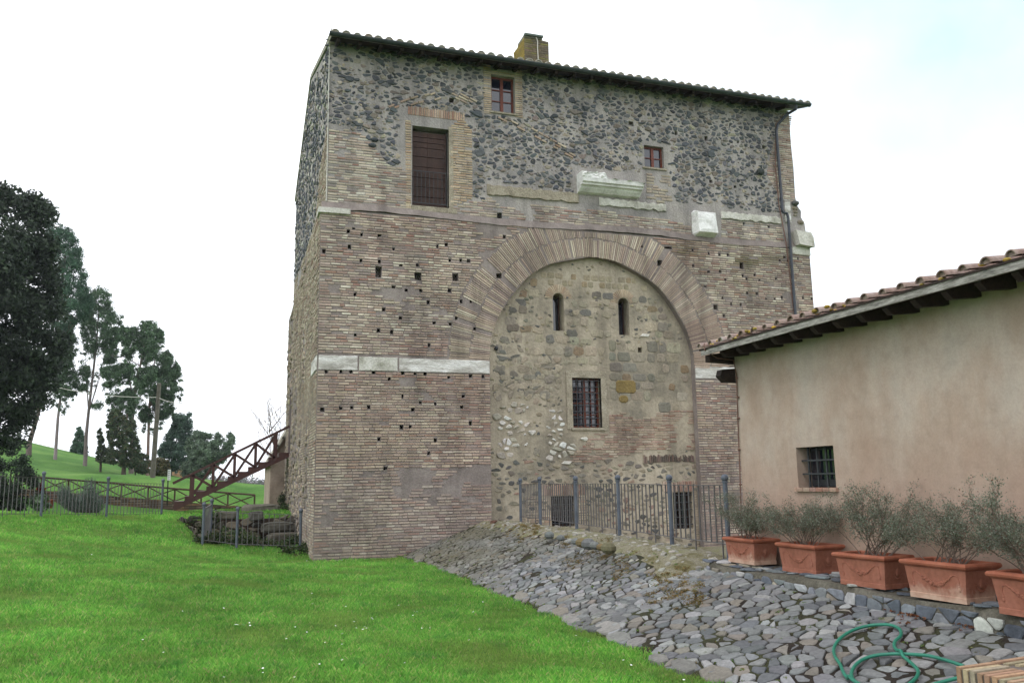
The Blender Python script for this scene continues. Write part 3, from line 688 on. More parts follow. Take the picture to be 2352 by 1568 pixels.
# carved cornice fragment: foliage on top, mouldings, tapering underside
def cornice(x0, x1, zb, zt, pr, seed):
    m_ = MB(); n = 40
    prof = [(.0, zb), (.12, zb+.02), (.20, zb+.10), (.24, zb+.17), (.30, zb+.17), (.31, zb+.22), (.36, zb+.24), (.37, zb+.30), (.34, zb+.31), (.36, zb+.36)]
    vs = []; L = None
    for k in range(n+1):
        u = k/n; x = x0+(x1-x0)*u; ring = [(x, UY-q*pr/.37, z) for q, z in prof]
        br = zt-.16*sst(np.array((u-.36)/.1))*(1) if u > .36 else zt
        br = float(br)+.03*mnoise.noise(Vector((u*14, seed, 0)))-(.16*max(0, (u-.9)/.1))
        cut = .05 if (.26 < u < .285) else 0
        for q in range(1, 7):
            t = q/6; y = pr*(.97+.0*t)+.10*mnoise.noise(Vector((u*15, t*4, seed)))+.06*math.sin(u*27)*math.sin(t*3.1)-cut*1.5-.05*t
            ring.append((x, UY-y, zb+.36+(br-zb-.36)*t))
        ring.append((x, UY+.02, br+.01)); L = len(ring); vs += ring
    fs = [(k*L+j, (k+1)*L+j, (k+1)*L+j+1, k*L+j+1) for k in range(n) for j in range(L-1)]
    fs += [tuple(range(L)), tuple(range(n*L+L-1, n*L-1, -1))]
    m_.mesh(vs, fs); return m_
x0, z1 = onY(1337, 396, -.35); x1, z0 = onY(1462, 455, -.05)
cornice(x0, onY(1478, 420, -.35)[0], z0+.0, z1+.06, .46, 3).build('carved_cornice', M['marble_white'], gate)
# broken white block hanging under the rubble (facetted)
def chunk(px0, py0, px1, py1, pr, name, mat, skew=0, seed=0, y=0.0):
    x0, z1 = onY(px0, py0, y-pr*.5); x1, z0 = onY(px1, py1, y-pr*.5); m_ = MB(); n = 9; vs = []
    for i in range(n+1):
        for j in range(n+1):
            u, v = i/n, j/n; e = min(u, 1-u, v, 1-v); rag = .05*mnoise.noise(Vector((u*5, v*5, seed)))
            d = pr*(1-.0*v) if 0 < i < n and 0 < j < n else 0
            d = d*(.75+.25*min(1, e*6))*(1-skew*v)+(.03*mnoise.noise(Vector((u*4, v*4, seed+3))) if d else 0)
            vs.append((x0+(x1-x0)*u+rag*(1 if e < .05 else .2), y-d+(.05 if not d else 0), z0+(z1-z0)*v+rag*(.7 if v > .5 else .2)))
    m_.mesh(vs, [(i*(n+1)+j, (i+1)*(n+1)+j, (i+1)*(n+1)+j+1, i*(n+1)+j+1) for i in range(n) for j in range(n)]); return m_.build(name, mat, gate)
chunk(1593, 478, 1651, 545, .34, 'projecting_block', M['marble_white'], .35, 4, UY)
b = MB(); q0 = onY(1832, 528, -.2); q1 = onY(1871, 566, -.2)
b.mesh([(q0[0], .4, q1[1]+.06), (q0[0]+.02, -.25, q1[1]+.02), (q1[0], -.22, q1[1]-.02), (q1[0]+.02, .4, q1[1]+.05), (q0[0]-.04, .4, q0[1]+.02), (q0[0]-.05, -.2, q0[1]), (q1[0]-.08, -.2, q0[1]-.04), (q1[0]-.0, .4, q0[1]-.16), (q1[0]+.0, -.2, q0[1]-.2)],
       [(0, 3, 2, 1), (4, 5, 6, 7), (0, 1, 5, 4), (1, 2, 8, 6, 5), (2, 3, 7, 8), (6, 8, 7)]); b.build('corner_block', M['marble_dirty'], gate)
# ragged masonry stub where the right corner was broken back
sb = MB()
for k in range(26):
    z = ZL+.12+rnd.random()*1.45; xr = np.interp(z, [p[1] for p in upR], [p[0] for p in upR]); r_ = rnd.uniform(.06, .14)
    sb.sphere((xr-rnd.uniform(.06, .24), UY+rnd.uniform(-.06, .3), z), r_, 7, 5, (1.2, 1, .7), jit(rnd.choice([S(88, 88, 86), S(120, 114, 100), S(136, 126, 110), S(104, 100, 76)]), .2))
sb.build('broken_core', M['stone'], gate)

# ---- dark rubble and brick patches of the upper wall
def PU(pts): return [FU(*p) for p in pts]
rub = PU([(752, 90), (1818, 250), (1790, 275), (1772, 340), (1758, 400), (1790, 455), (1795, 488), (1650, 478), (1600, 468), (1560, 470), (1540, 395), (1545, 330), (1475, 320), (1470, 395), (1330, 388), (1322, 448), (1118, 420), (1118, 458), (1090, 455), (1085, 300), (1040, 262), (935, 262), (930, 390), (890, 375), (840, 310), (752, 282)])
upcut = [h[0] for h in HU]+[rect(W1[0]-.16, W1[1]+.17, W1[2]-.05, W1[3]+.2), rect(D1[0]-.3, D1[1]+.3, D1[2], D1[3]+.5)]
cor = PU([(1318, 385), (1484, 400), (1484, 460), (1318, 450)]); blk = PU([(1588, 470), (1656, 470), (1656, 552), (1588, 552)])
crs = [PU([(1116, 418), (1330, 446), (1330, 478), (1116, 448)]), PU([(1373, 450), (1532, 470), (1532, 502), (1373, 478)]), PU([(1653, 480), (1796, 496), (1796, 512), (1653, 500)])]
arcb = [FU(*p) for p in [(1030, 205), (1120, 240), (1200, 285), (1290, 330), (1350, 365), (1345, 382), (1280, 350), (1190, 303), (1110, 258), (1030, 222)]]
arcl = [FU(*p) for p in [(850, 262), (900, 245), (960, 225), (1000, 216), (1002, 228), (955, 240), (900, 262), (852, 276)]]
RC = [(S(86, 89, 93), .36), (S(106, 107, 108), .28), (S(72, 75, 78), .15), (S(126, 117, 108), .14), (S(154, 146, 130), .07)]
def rub_col(u, v): return jit(brick_col(0, 0, RC), .12)
def rub_keep(u, v): return .87-.55*max(0, mnoise.noise(Vector((u*.7, v*1.1, 41)))+.05)
st = MB()
stones(st, fr_front(UY), rub, upcut+[cor, blk]+crs, .195, .122, .075, rub_keep, rub_col, (.004, .030), .022, .5, (.60, 1.04), .12)
stones(st, fr_front(UY), rub, upcut+[cor, blk]+crs, .34, .19, .21, .17, rub_col, (.02, .05), .03, .5, (.75, 1.1), .12)
stones(st, fr_front(UY), rub, upcut+[cor, blk]+crs, .11, .07, .12, .34, lambda u, v: jit(brick_col(0, 0, [(S(92, 94, 96), .4), (S(128, 120, 108), .3), (S(160, 150, 130), .3)]), .12), (.004, .02), .02, .5, (.5, 1.0), .12)
for (x, z) in [(855, 335), (860, 322), (775, 905)]:
    if z > 900: continue
    a = FU(x, z); st.sphere((a[0], UY-.03, a[1]), .085, 8, 6, (1.3, .8, .7), S(70, 74, 78))
a = FU(*c4(1630, 1030)); st.sphere((a[0], UY-.06, a[1]), .13, 9, 6, (1, .9, .9), S(66, 70, 68))
st.build('rubble_facing', M['stone'], gate)
ub = MB()
def up_col(u, v):
    c = brick_col(); t = mnoise.noise(Vector((u*.5, v*.8, 19)))
    return mixc(c, S(160, 96, 76), min(.5, max(0, t*.9))) if u < 3 else mixc(c, S(150, 130, 120), .2)
zl = [(ULX, ZL+.2), (14.9, ZL+.2)]
bz_left = [(ULX+.005, ZL+.2)]+PU([(945, 480), (932, 392), (890, 377), (840, 312), (756, 284)])
bz_left[-1] = (ULX+.005, bz_left[-1][1])
bz_mid = PU([(1034, 482), (1118, 460), (1328, 482), (1545, 500), (1590, 478), (1590, 546), (1240, 508), (1034, 494)])
bz_mid = PU([(1034, 480), (1090, 458), (1118, 455), (1330, 482), (1376, 484), (1532, 504), (1590, 520)])+[(FU(1590, 540)[0], ZL+.17), (FU(1034, 490)[0], ZL+.17)]
bz_r = PU([(1655, 505), (1795, 515)])+[(FU(1800, 550)[0], ZL+.17), (FU(1655, 550)[0], ZL+.17)]
pier = PU([(1034, 290), (1062, 270), (1084, 300), (1086, 455), (1034, 478)]); pier_l = PU([(930, 272), (945, 280), (945, 478), (932, 478)])
quoin = PU([(1790, 278), (1819, 262)])+[(URX-.01, 12.9), (URX-.01, 10.35)]+PU([(1790, 452), (1760, 400), (1773, 340)])
jl = [rect(W1[0]-.24, W1[0], W1[2]-.1, W1[3]+.25), rect(W1[1], W1[1]+.24, W1[2]-.1, W1[3]+.25), rect(W1[0], W1[1], W1[3], W1[3]+.14)]
hc = [h[0] for h in HU]
def skip_up(u, v): return mnoise.noise(Vector((u*.8, v*1.2, 77)))+.5*mnoise.noise(Vector((u*2.4, v*3, 9))) > .5
def part_bricks(z, *a, **k): m_ = MB(); bricks(m_, fr_front(UY), [z], *a, **k); m_.build('brick_facing', M['brick'], gate)
for z in (bz_left, bz_mid, bz_r): part_bricks(z, hc+[blk, cor], min(p[1] for p in z), max(p[1] for p in z), colf=up_col, skip=skip_up)
for z in (pier, pier_l): part_bricks(z, hc, min(p[1] for p in z), max(p[1] for p in z), lens=(.14, .3), colf=lambda u, v: mixc(brick_col(), S(186, 160, 124), .5))
for z in jl: bricks(ub, fr_front(UY), [z], hc, min(p[1] for p in z), max(p[1] for p in z), .062, lens=(.12, .24), colf=lambda u, v: mixc(brick_col(), S(182, 160, 132), .6))
part_bricks(quoin, hc, 9.9, 13.3, .066, lens=(.14, .32), colf=lambda u, v: mixc(brick_col(), S(156, 130, 116), .3))
pn = PU([(1484, 400), (1540, 405), (1545, 470), (1530, 476), (1484, 462)])
part_bricks(pn, hc+[cor], 9.6, 11, .09, lens=(.16, .34), colf=lambda u, v: jit(mixc(S(164, 153, 134), S(150, 138, 126), rnd.random()), .1), skip=lambda u, v: mnoise.noise(Vector((u*3, v*3, 2))) > .1)
# slanting relieving courses over the door
for px0, py0, px1, py1, nn in [(1030, 212, 1345, 375, 3), (858, 272, 1000, 224, 3)]:
    if ub.v: ub.build('relieving_course', M['brick'], gate); ub = MB()
    a = FU(px0, py0); c = FU(px1, py1); dx, dz = c[0]-a[0], c[1]-a[1]; L = math.hypot(dx, dz); ux, uz = dx/L, dz/L
    for q in range(nn):
        s_ = 0
        while s_ < L:
            l_ = rnd.uniform(.12, .3)
            if rnd.random() < .42:
                ox, oz = a[0]-uz*(q*.085-.1), a[1]+ux*(q*.085-.1)
                sag = .10*math.sin(math.pi*s_/L)
                P = [(ox+ux*s_-uz*.0, oz+uz*s_+sag), (ox+ux*(s_+l_), oz+uz*(s_+l_)+sag), (ox+ux*(s_+l_)-uz*.05, oz+uz*(s_+l_)+ux*.05+sag), (ox+ux*s_-uz*.05, oz+uz*s_+ux*.05+sag)]
                if not any(inpoly(p[0], p[1], h) for h in upcut for p in P): slab(ub, fr_front(UY), P, .034, .004, mixc(brick_col(), S(164, 142, 120), .5))
            s_ += l_+.03
# flat brick arch over the door
ub.build('relieving_course', M['brick'], gate); ub = MB()
x = D1[0]-.12
while x < D1[1]+.42:
    zz = D1[3]+.30+.0*x; slab(ub, fr_front(UY), [(x, zz), (x+.045, zz), (x+.05, zz+.24+rnd.uniform(-.05, .03)), (x+.004, zz+.24)], .015, .003, mixc(brick_col(), S(170, 128, 104), .5)); x += .062
ub.build('door_arch', M['brick'], gate)
# plaster surround right of the door and its sill
b = MB(); b.box(D1[1], D1[1]+.13, UY-.02, UY+.1, D1[2], D1[3]+.08); b.box(D1[0]-.02, D1[1]+.22, UY-.025, UY+.1, D1[2]-.14, D1[2]); b.build('plaster_surround', M['travertine'], gate)

# ---- infill of the great arch
IY = .20
def FI(px, py): return onY(px, py, IY)
def PI(pts): return [FI(*p) for p in pts]
def arched(x0, x1, z0, z1):
    r = (x1-x0)/2; cx = (x0+x1)/2; return [(x0, z0), (x1, z0), (x1, z1-r)]+[(cx+r*math.cos(math.pi*k/10), z1-r+r*math.sin(math.pi*k/10)) for k in range(1, 10)]+[(x0, z1-r)]
SL1 = rpx(FI, 1269, 672, 1297, 760); SL2 = rpx(FI, 1419, 683, 1447, 770); W4 = rpx(FI, 1313, 867, 1383, 982)
B1 = rpx(FI, 1266, 1139, 1321, 1208); B2 = rpx(FI, 1545, 1130, 1594, 1213)
IH = [(arched(*SL1), .5), (arched(*SL2), .5), (rect(*W4), .36), (rect(*B1), .4), (rect(*B2), .4)]
for px, py, s_ in [(1292, 805, .1), (1470, 804, .13), (1141, 800, .0)]:
    if s_:
        x, z = FI(px, py); IH.append((rect(x-s_/2, x+s_/2, z-s_*.5, z+s_*.6), .2))
mi = MB(); inf_out = [(archL-.02, -.7), (archR+.02, -.7), (archR+.02, ACZ)]+[(ACX+(AR0+.12)*math.cos(a), ACZ+(AR0+.12)*math.sin(a)) for a in [math.pi*k/36 for k in range(37)]]+[(archL-.02, ACZ)]
wall_face(mi, fr_front(IY), inf_out, IH)
mi.build('infill_wall', M['infill'], gate)
icut = [h[0] for h in IH]+[rect(W4[0]-.24, W4[1]+.22, W4[2]-.12, W4[3]+.26)]
whole = [(archL+.05, -.4), (archR-.05, -.4), (archR-.05, ACZ)]+[(ACX+(AR0-.07)*math.cos(a), ACZ+(AR0-.07)*math.sin(a)) for a in [math.pi*k/24 for k in range(25)]]+[(archL+.05, ACZ)]
white1 = PI([(1136, 922), (1212, 925), (1225, 1000), (1212, 1045), (1136, 1048)]); white2 = PI([(1258, 942), (1302, 942), (1308, 985), (1345, 992), (1347, 1025), (1290, 1060), (1252, 1055)])
bka = PI([(1398, 950), (1592, 938), (1597, 1032), (1560, 1030), (1480, 1035), (1350, 1062), (1290, 1062), (1345, 1020), (1352, 995), (1398, 990)])
tuff = PI([(1398, 795), (1588, 800), (1590, 938), (1396, 946)])
low_ = PI([(1136, 1062), (1600, 1050), (1605, 1250), (1136, 1250)])
is_ = MB()
TC = [(S(152, 143, 126), .36), (S(140, 131, 115), .3), (S(124, 119, 108), .22), (S(136, 118, 96), .12)]
def tcol(u, v): return jit(brick_col(0, 0, TC), .14)
# tuff blocks in courses
z = tuff[3][1]; zt_ = tuff[0][1]
while z < zt_:
    h = rnd.uniform(.24, .36); x = tuff[0][0]
    while x < archR-.1:
        L = rnd.uniform(.24, .5)
        if rnd.random() < .80 and x+L < archR-.03:
            c_ = .05; j = lambda: rnd.uniform(-.02, .02)
            P = [(x+c_, z+j()), (x+L-.05-c_, z+j()), (x+L-.05+j(), z+c_), (x+L-.05+j(), z+h-.05-c_), (x+L-.05-c_, z+h-.05+j()), (x+c_, z+h-.05+j()), (x+j(), z+h-.05-c_), (x+j(), z+c_)]
            if not any(inpoly(p[0], p[1], q) for q in icut for p in P) and all(math.hypot(p[0]-ACX, max(0, p[1]-ACZ)) < AR0-.04 for p in P):
                slab(is_, fr_front(IY), P, rnd.uniform(.006, .02), .03, tcol(x, z))
        x += L
    z += h
for px, py, sx, sy in [(1437, 888, 44, 28), (1432, 916, 20, 16)]:
    a = FI(px-sx/2, py+sy/2); b_ = FI(px+sx/2, py-sy/2); c_ = .06
    P = [(a[0]+c_, a[1]), (b_[0]-c_, a[1]), (b_[0], a[1]+c_), (b_[0], b_[1]-c_), (b_[0]-c_, b_[1]), (a[0]+c_, b_[1]), (a[0], b_[1]-c_), (a[0], a[1]+c_)]
    slab(is_, fr_front(IY), P, .03, .03, S(132, 113, 70))
upr = PI([(1240, 628), (1485, 628), (1485, 668), (1240, 668)])
z = upr[2][1]
while z < upr[0][1]:
    x = upr[0][0]+rnd.uniform(0, .1)
    while x < upr[1][0]:
        L = rnd.uniform(.16, .26)
        if rnd.random() < .75: slab(is_, fr_front(IY), [(x+.03, z), (x+L-.05, z), (x+L-.03, z+.03), (x+L-.03, z+.13), (x+L-.05, z+.16), (x+.03, z+.16), (x, z+.13), (x, z+.03)], .012, .03, mixc(tcol(0, 0), S(160, 146, 118), .5))
        x += L
    z += .2
rest_cut = icut+[tuff, upr, white1, white2, bka]
def keep_i(u, v): return .97+.3*mnoise.noise(Vector((u*.8, v*.8, 3)))
def blocks(mb, zone, hr, lr, keep, colf, prot=(.004, .02)):
    z = min(p[1] for p in zone); zt = max(p[1] for p in zone); xa = min(p[0] for p in zone); xb = max(p[0] for p in zone)
    while z < zt:
        h = rnd.uniform(*hr); x = xa+rnd.uniform(-.2, 0); ph = rnd.uniform(0, 6)
        while x < xb:
            L = rnd.uniform(*lr); c_ = rnd.uniform(.03, .06); j = lambda: rnd.uniform(-.022, .022); g = rnd.uniform(.03, .05); zz = z+.03*math.sin(x*1.4+ph)+rnd.uniform(-.015, .015); hh = h*rnd.uniform(.8, 1)
            P = [(x+c_, zz+j()), (x+L/2, zz+j()), (x+L-g-c_, zz+j()), (x+L-g+j(), zz+c_), (x+L-g+j(), zz+hh-g-c_), (x+L-g-c_, zz+hh-g+j()), (x+L/2, zz+hh-g+j()), (x+c_, zz+hh-g+j()), (x+j(), zz+hh-g-c_), (x+j(), zz+c_)]
            if rnd.random() < keep and all(inpoly(p[0], p[1], zone) for p in P) and not any(inpoly(p[0], p[1], q) for q in rest_cut+[low_] for p in P): slab(mb, fr_front(IY), P, rnd.uniform(*prot), .03, colf(x, z), tilt=(rnd.uniform(-.05, .05), rnd.uniform(-.05, .05)))
            x += L
        z += h
def icol(u, v):
    q = rnd.random(); n_ = mnoise.noise(Vector((u*.7, v*.7, 12)))
    c = S(160, 150, 131) if q < .5 else (tcol(u, v) if q < .86 else S(112, 109, 102))
    return jit(mixc(c, S(116, 112, 104), max(0, min(.5, n_*1.1))), .09)
mid_l = PI([(1136, 800), (1310, 800), (1310, 925), (1136, 925)])
stones(is_, fr_front(IY), mid_l, rest_cut+[low_], .29, .20, .08, .9, icol, (.003, .026), .035, .46, (.6, 1.05), .08)
blocks(is_, [p for p in whole if p[1] > -9], (.20, .31), (.20, .42), .80, lambda u, v: icol(u, v) if v > FI(1200, 800)[1] or u > FI(1310, 800)[0] else mixc(icol(u, v), S(150, 141, 125), .5))
stones(is_, fr_front(IY), whole, rest_cut+[low_], .16, .10, .12, lambda u, v: .22, lambda u, v: jit(brick_col(0, 0, [(S(118, 114, 102), .4), (S(150, 140, 118), .4), (S(92, 92, 88), .2)])), (.004, .025), .02, .5, (.5, 1.0), .1)
stones(is_, fr_front(IY), low_, icut, .24, .13, .09, .75, lambda u, v: jit(brick_col(0, 0, [(S(118, 113, 103), .38), (S(146, 137, 120), .34), (S(92, 91, 88), .16), (S(138, 116, 104), .12)])), (.004, .025), .02, .5, (.55, 1.0), .1)
is_.build('infill_stone', M['stone'], gate)
for zn, kp in ((white1, .74), (white2, .74)):
    ws = MB(); stones(ws, fr_front(IY), zn, icut, .22, .15, .10, kp, lambda u, v: jit(rnd.choice([S(204, 200, 192), S(184, 178, 167), S(214, 211, 206), S(166, 159, 146)]), .07), (.012, .05), .03, .5, (.5, 1.12), .2); ws.build('white_rubble', M['stone'], gate)
for px, py in [(1300, 1062), (1480, 770)]:
    a = FI(px, py); ws = MB(); slab(ws, fr_front(IY), [(a[0]-.15, a[1]-.03), (a[0]+.1, a[1]-.05), (a[0]+.18, a[1]+.03), (a[0]-.05, a[1]+.05)], .04, .02, S(205, 201, 192)); ws.build('white_stone', M['stone'], gate)
ib = MB(); bricks(ib, fr_front(IY), [bka], icut, min(p[1] for p in bka), max(p[1] for p in bka), .066, lens=(.1, .3), colf=lambda u, v: mixc(brick_col(), S(146, 104, 88), .35), skip=lambda u, v: mnoise.noise(Vector((u*1.4, v*2, 3))) > .28)
def endpart(name='infill_brick'):
    global ib
    ib.build(name, M['brick'], gate); ib = MB()
endpart()
for B in (B1, B2):                                            # brick flat arches over the low windows
    x = B[0]-.3
    while x < B[1]+.3: slab(ib, fr_front(IY), [(x, B[3]+.02), (x+.05, B[3]+.02), (x+.05, B[3]+.3+rnd.uniform(-.04, .04)), (x, B[3]+.3)], .02, .003, mixc(brick_col(), S(150, 112, 98), .5)); x += .066
    endpart('window_arch')
bl = [rect(B1[1]+.02, B1[1]+.36, -.3, B1[3]), rect(B2[1]+.02, archR-.02, -.3, B2[3]), rect(B1[0]-.75, B1[0]-.02, .3, B1[3]), rect(B2[0]-.3, B2[0]-.02, -.3, B2[3])]
for z in bl: bricks(ib, fr_front(IY), [z], [h[0] for h in IH], z[0][1], z[2][1], .07, colf=lambda u, v: mixc(brick_col(), S(184, 168, 146), .4)); endpart()
for SLw in (SL1, SL2):                                        # brick heads of the slits
    cx, r, zs_ = (SLw[0]+SLw[1])/2, (SLw[1]-SLw[0])/2, SLw[3]-(SLw[1]-SLw[0])/2; a = .1
    while a < math.pi-.1:
        t2 = a+.17; slab(ib, fr_front(IY), [(cx+q*math.cos(t), zs_+q*math.sin(t)) for q, t in ((r+.02, a), (r+.24, a), (r+.24, t2-.05), (r+.02, t2-.08))], .014, .004, mixc(brick_col(), S(176, 152, 124), .6)); a = t2
    endpart('window_arch')
a0, z0_ = FI(1478, 1062); a1 = FI(1600, 1075)
x = FI(1478, 1050)[0]
while x < archR-.1:
    if rnd.random() < .1: x += .06; continue
    slab(ib, fr_front(IY), [(x, FI(1500, 1064)[1]+.05*math.sin((x-a0)*1.6)), (x+.045, FI(1500, 1064)[1]+.05*math.sin((x-a0)*1.6)), (x+.045, FI(1500, 1046)[1]+rnd.uniform(-.07, .04)), (x, FI(1500, 1046)[1]+rnd.uniform(-.07, .04))], .03, .003, jit(rnd.choice([S(94, 84, 77), S(114, 98, 89)]), .15)); x += .06
ib.build('infill_brick', M['brick'], gate)
b = MB(); sw = .17
b.box(W4[0]-sw, W4[0], IY-.03, IY+.1, W4[2]-.04, W4[3]+.2); b.box(W4[1], W4[1]+sw, IY-.03, IY+.1, W4[2]-.04, W4[3]+.2); b.box(W4[0]+.001, W4[1]-.001, IY-.033, IY+.1, W4[3], W4[3]+.2); b.box(W4[0]-.05, W4[1]+.12, IY-.06, IY+.12, W4[2]-.07, W4[2])
b.build('window_surround', M['travertine'], gate)

# ---- windows, doors, grilles
def window(name, rc, y, nx, nz, bars=0, mat='wood_red', parent=gate, fw=.055, split=True):
    x0, x1, z0, z1 = rc; b = MB(); t = .03
    b.box(x0, x0+fw, y, y+t, z0, z1); b.box(x1-fw, x1, y, y+t, z0, z1); b.box(x0+fw, x1-fw, y, y+t, z1-fw, z1); b.box(x0+fw, x1-fw, y, y+t, z0, z0+fw)
    cx = (x0+x1)/2
    if split: b.box(cx-fw*.8, cx+fw*.8, y-.008, y+t-.002, z0+fw, z1-fw)
    halves = [(x0+fw, cx-fw*.8), (cx+fw*.8, x1-fw)] if split else [(x0+fw, x1-fw)]
    for a, c in halves:
        for k in range(1, nz): z = z0+fw+(z1-z0-2*fw)*k/nz; b.box(a, c, y+.004, y+t-.004, z-.014, z+.014)
        for k in range(1, nx): xx = a+(c-a)*k/nx; b.box(xx-.01, xx+.01, y+.006, y+t-.006, z0+fw, z1-fw)
    o = b.build(name, M[mat], parent)
    g = MB(); g.mi = 0; g.box(x0+.01, x1-.01, y+t+.001, y+t+.008, z0+.01, z1-.01); g.build('pane', M['glass'], o); return o
def grille(rc, y, nv, nh, r=.011, parent=gate, mat='iron_dark'):
    x0, x1, z0, z1 = rc; b = MB()
    for k in range(1, nv+1): x = x0+(x1-x0)*k/(nv+1); b.bar((x, y, z0), (x, y, z1), r*2, r*2, (0, 1, 0))
    for k in range(nh): z = z0+(z1-z0)*(k+.6)/nh; b.bar((x0, y-.012, z), (x1, y-.012, z), r*2, r*2)
    return b.build('grille', M[mat], parent)
window('window', W1, UY+.14, 1, 3); window('window', W2, UY+.12, 1, 2); window('window', W4, IY+.2, 2, 4)
grille(W4, IY+.06, 4, 8, .010)
for B in (B1, B2): window('window', B, IY+.24, 1, 3, mat='wood_dark'); grille(B, IY+.05, 5, 5, .012)
b = MB(); b.box(W1[0]-.06, W1[1]+.1, UY-.05, UY+.13, W1[2]-.05, W1[2]); b.box(W2[0]-.08, W2[1]+.06, UY-.05, UY+.11, W2[2]-.05, W2[2]); 
x0, x1, z0, z1 = W1; b = MB(); b.box(x0-.06, x1+.1, UY-.05, UY+.13, z0-.05, z0); b.build('window_sill', M['travertine'], gate)
x0, x1, z0, z1 = W2; b = MB(); b.box(x0-.08, x1+.06, UY-.05, UY+.11, z0-.05, z0); b.build('window_sill', M['travertine'], gate)
for SLw in (SL1, SL2):
    x0, x1, z0, z1 = SLw; b = MB(); b.box(x0+.03, x0+.06, IY+.30, IY+.34, z0, z1-.04); b.box(x1-.06, x1-.03, IY+.30, IY+.34, z0, z1-.04); b.box(x0+.06, x1-.06, IY+.30, IY+.34, z0, z0+.04)
    o = b.build('slit_window', M['wood_dark'], gate); g = MB(); g.box(x0+.03, x1-.03, IY+.345, IY+.35, z0, z1-.1); g.build('pane', M['glass'], o)
# the two-leaf dark shutter door with its low railing
x0, x1, z0, z1 = D1; dz = z0+.02; b = MB(); yd = UY+.15; zt = z1-.10
nb = 9; hs_ = [.26, .25, .24, .27, .26, .23, .14, .13, .14]; tot = sum(hs_); zz = dz
for h in hs_:
    hh = h/tot*(zt-dz)
    for a, c in ((x0+.01, (x0+x1)/2-.06), ((x0+x1)/2-.055, x1-.09)): b.box(a, c, yd+rnd.uniform(-.004, .004), yd+.04, zz+.010, zz+hh-.006)
    zz += hh
b.box(x0+.012, x1-.092, yd+.041, yd+.05, dz, zt)
b.box(x1-.09, x1-.045, yd-.02, yd+.05, dz, zt+.02)
door = b.build('shutter_door', M['wood_dark'], gate)
b = MB(); hz_ = [dz+.08, dz+.98]
for z in hz_: b.bar((x0-.01, UY+.03, z), (x1-.04, UY+.03, z), .016, .02)
for k in range(9): x = x0+.03+(x1-x0-.1)*k/8; b.bar((x, UY+.03, dz+.08), (x, UY+.03, dz+.98), .012, .012, (0, 1, 0))
b.build('door_railing', M['iron_dark'], gate)
b = MB(); b.box(-.06+.3, -.06+.34, 9.72, 10.73, 2.97, 5.08); b.build('side_door', M['wood_dark'], gate)
for (P, d) in sideH: b = MB(); b.box(ULX+.28, ULX+.32, P[0][0]+.01, P[1][0]-.01, P[0][1]+.01, P[2][1]-.01); b.build('side_shutter', M['wood_dark'], gate)

# ---- facing of the side wall that looks on the lawn
sl = MB()
def side_col(u, v):
    c = brick_col(); t = mnoise.noise(Vector((u*.4, v*.3, 91))); return mixc(c, S(168, 154, 132), .35+.3*t)
def side_skip(u, v): return u > 2.0 and (mnoise.noise(Vector((u*.45, v*.22, 55)))+.35*mnoise.noise(Vector((u*1.5, v*.9, 4))) > (.34 if u < 4 else .0))
bricks(sl, fr_left(-.06), [[(.005, -.2), (GD, -.2), (GD, ZL-.62), (5.5, ZL-.22), (.005, ZL-.03)]], [h[0] for h in sideL]+[rect(0, 1.52, band_z0-.02, band_z1+.02), rect(9.5, 10.9, 2.9, 5.3)], .02, ZL-.1, lens=(.16, .42), colf=side_col, skip=side_skip)
bricks(sl, fr_left(ULX), [[(UY, ZL+.05), (GD-.02, ZL-.4), (GD-.02, 9.75), (6.0, 9.5), (3.2, 9.6), (2.2, 10.8), (UY, 11.4)]], [h[0] for h in sideH], ZL-.35, 11.4, colf=side_col, skip=lambda u, v: u > 3 and mnoise.noise(Vector((u*.5, v*.6, 3))) > .15)
sl.build('side_brick_facing', M['brick'], gate)
sr = MB()
stones(sr, fr_left(-.06), [(1.9, 0), (GD-.1, 0), (GD-.1, ZL-.7), (5.5, ZL-.3), (2.2, ZL-.2)], [h[0] for h in sideL], .30, .22, .13, lambda u, v: .75 if side_skip(u, v) else 0, lambda u, v: jit(brick_col(0, 0, [(S(142, 130, 112), .5), (S(118, 110, 98), .3), (S(160, 148, 126), .2)]), .15), (.01, .05), .03, .5, (.6, 1), .1)
stones(sr, fr_left(ULX), [(UY+.05, 11.3), (2.2, 10.8), (3.2, 9.65), (6.0, 9.55), (GD-.1, 9.8), (GD-.1, EZ-.05), (RY, RZ-.3), (UY+.05, EZ-.05)], [h[0] for h in sideH], .26, .17, .13, .85, lambda u, v: jit(brick_col(0, 0, [(S(80, 84, 90), .45), (S(98, 100, 102), .25), (S(176, 172, 162), .16), (S(128, 120, 110), .14)]), .12), (.008, .045), .03, .5, (.6, 1), .12)
sr.build('side_rubble_facing', M['stone'], gate)

# ---- roof: long runs of half-round tiles, gutter, rafters, chimney
OV = .52; EV = onY(1300, 157, -.55)[1]; SLP = (RZ-EV)/(RY+OV)
X0, X1 = ULX-.03, URX+.28
rf = MB()
zf = lambda y: EV+SLP*(y+OV) if y < RY else RZ-SLP*(y-RY)
for (ya, yb) in ((-OV, RY), (RY, GD+OV)):
    n_ = 10
    for a in (0, -.07):
        rf.mesh([(X0, ya, zf(ya)+a), (X1, ya, zf(ya)+a), (X1, yb, zf(yb)+a), (X0, yb, zf(yb)+a)], [(0, 1, 2, 3)])
so = MB(); so.mesh([(X0+.01, -OV+.01, EV-.075), (X1-.01, -OV+.01, EV-.075), (X1-.01, .1, EV-.075+SLP*(.1+OV)), (X0+.01, .1, EV-.075+SLP*(.1+OV))], [(0, 1, 2, 3)]); so.build('soffit', M['wood_eave'], gate)
rf.mesh([(X0, -OV, EV), (X1, -OV, EV), (X1, -OV, EV-.07), (X0, -OV, EV-.07)], [(0, 1, 2, 3)])
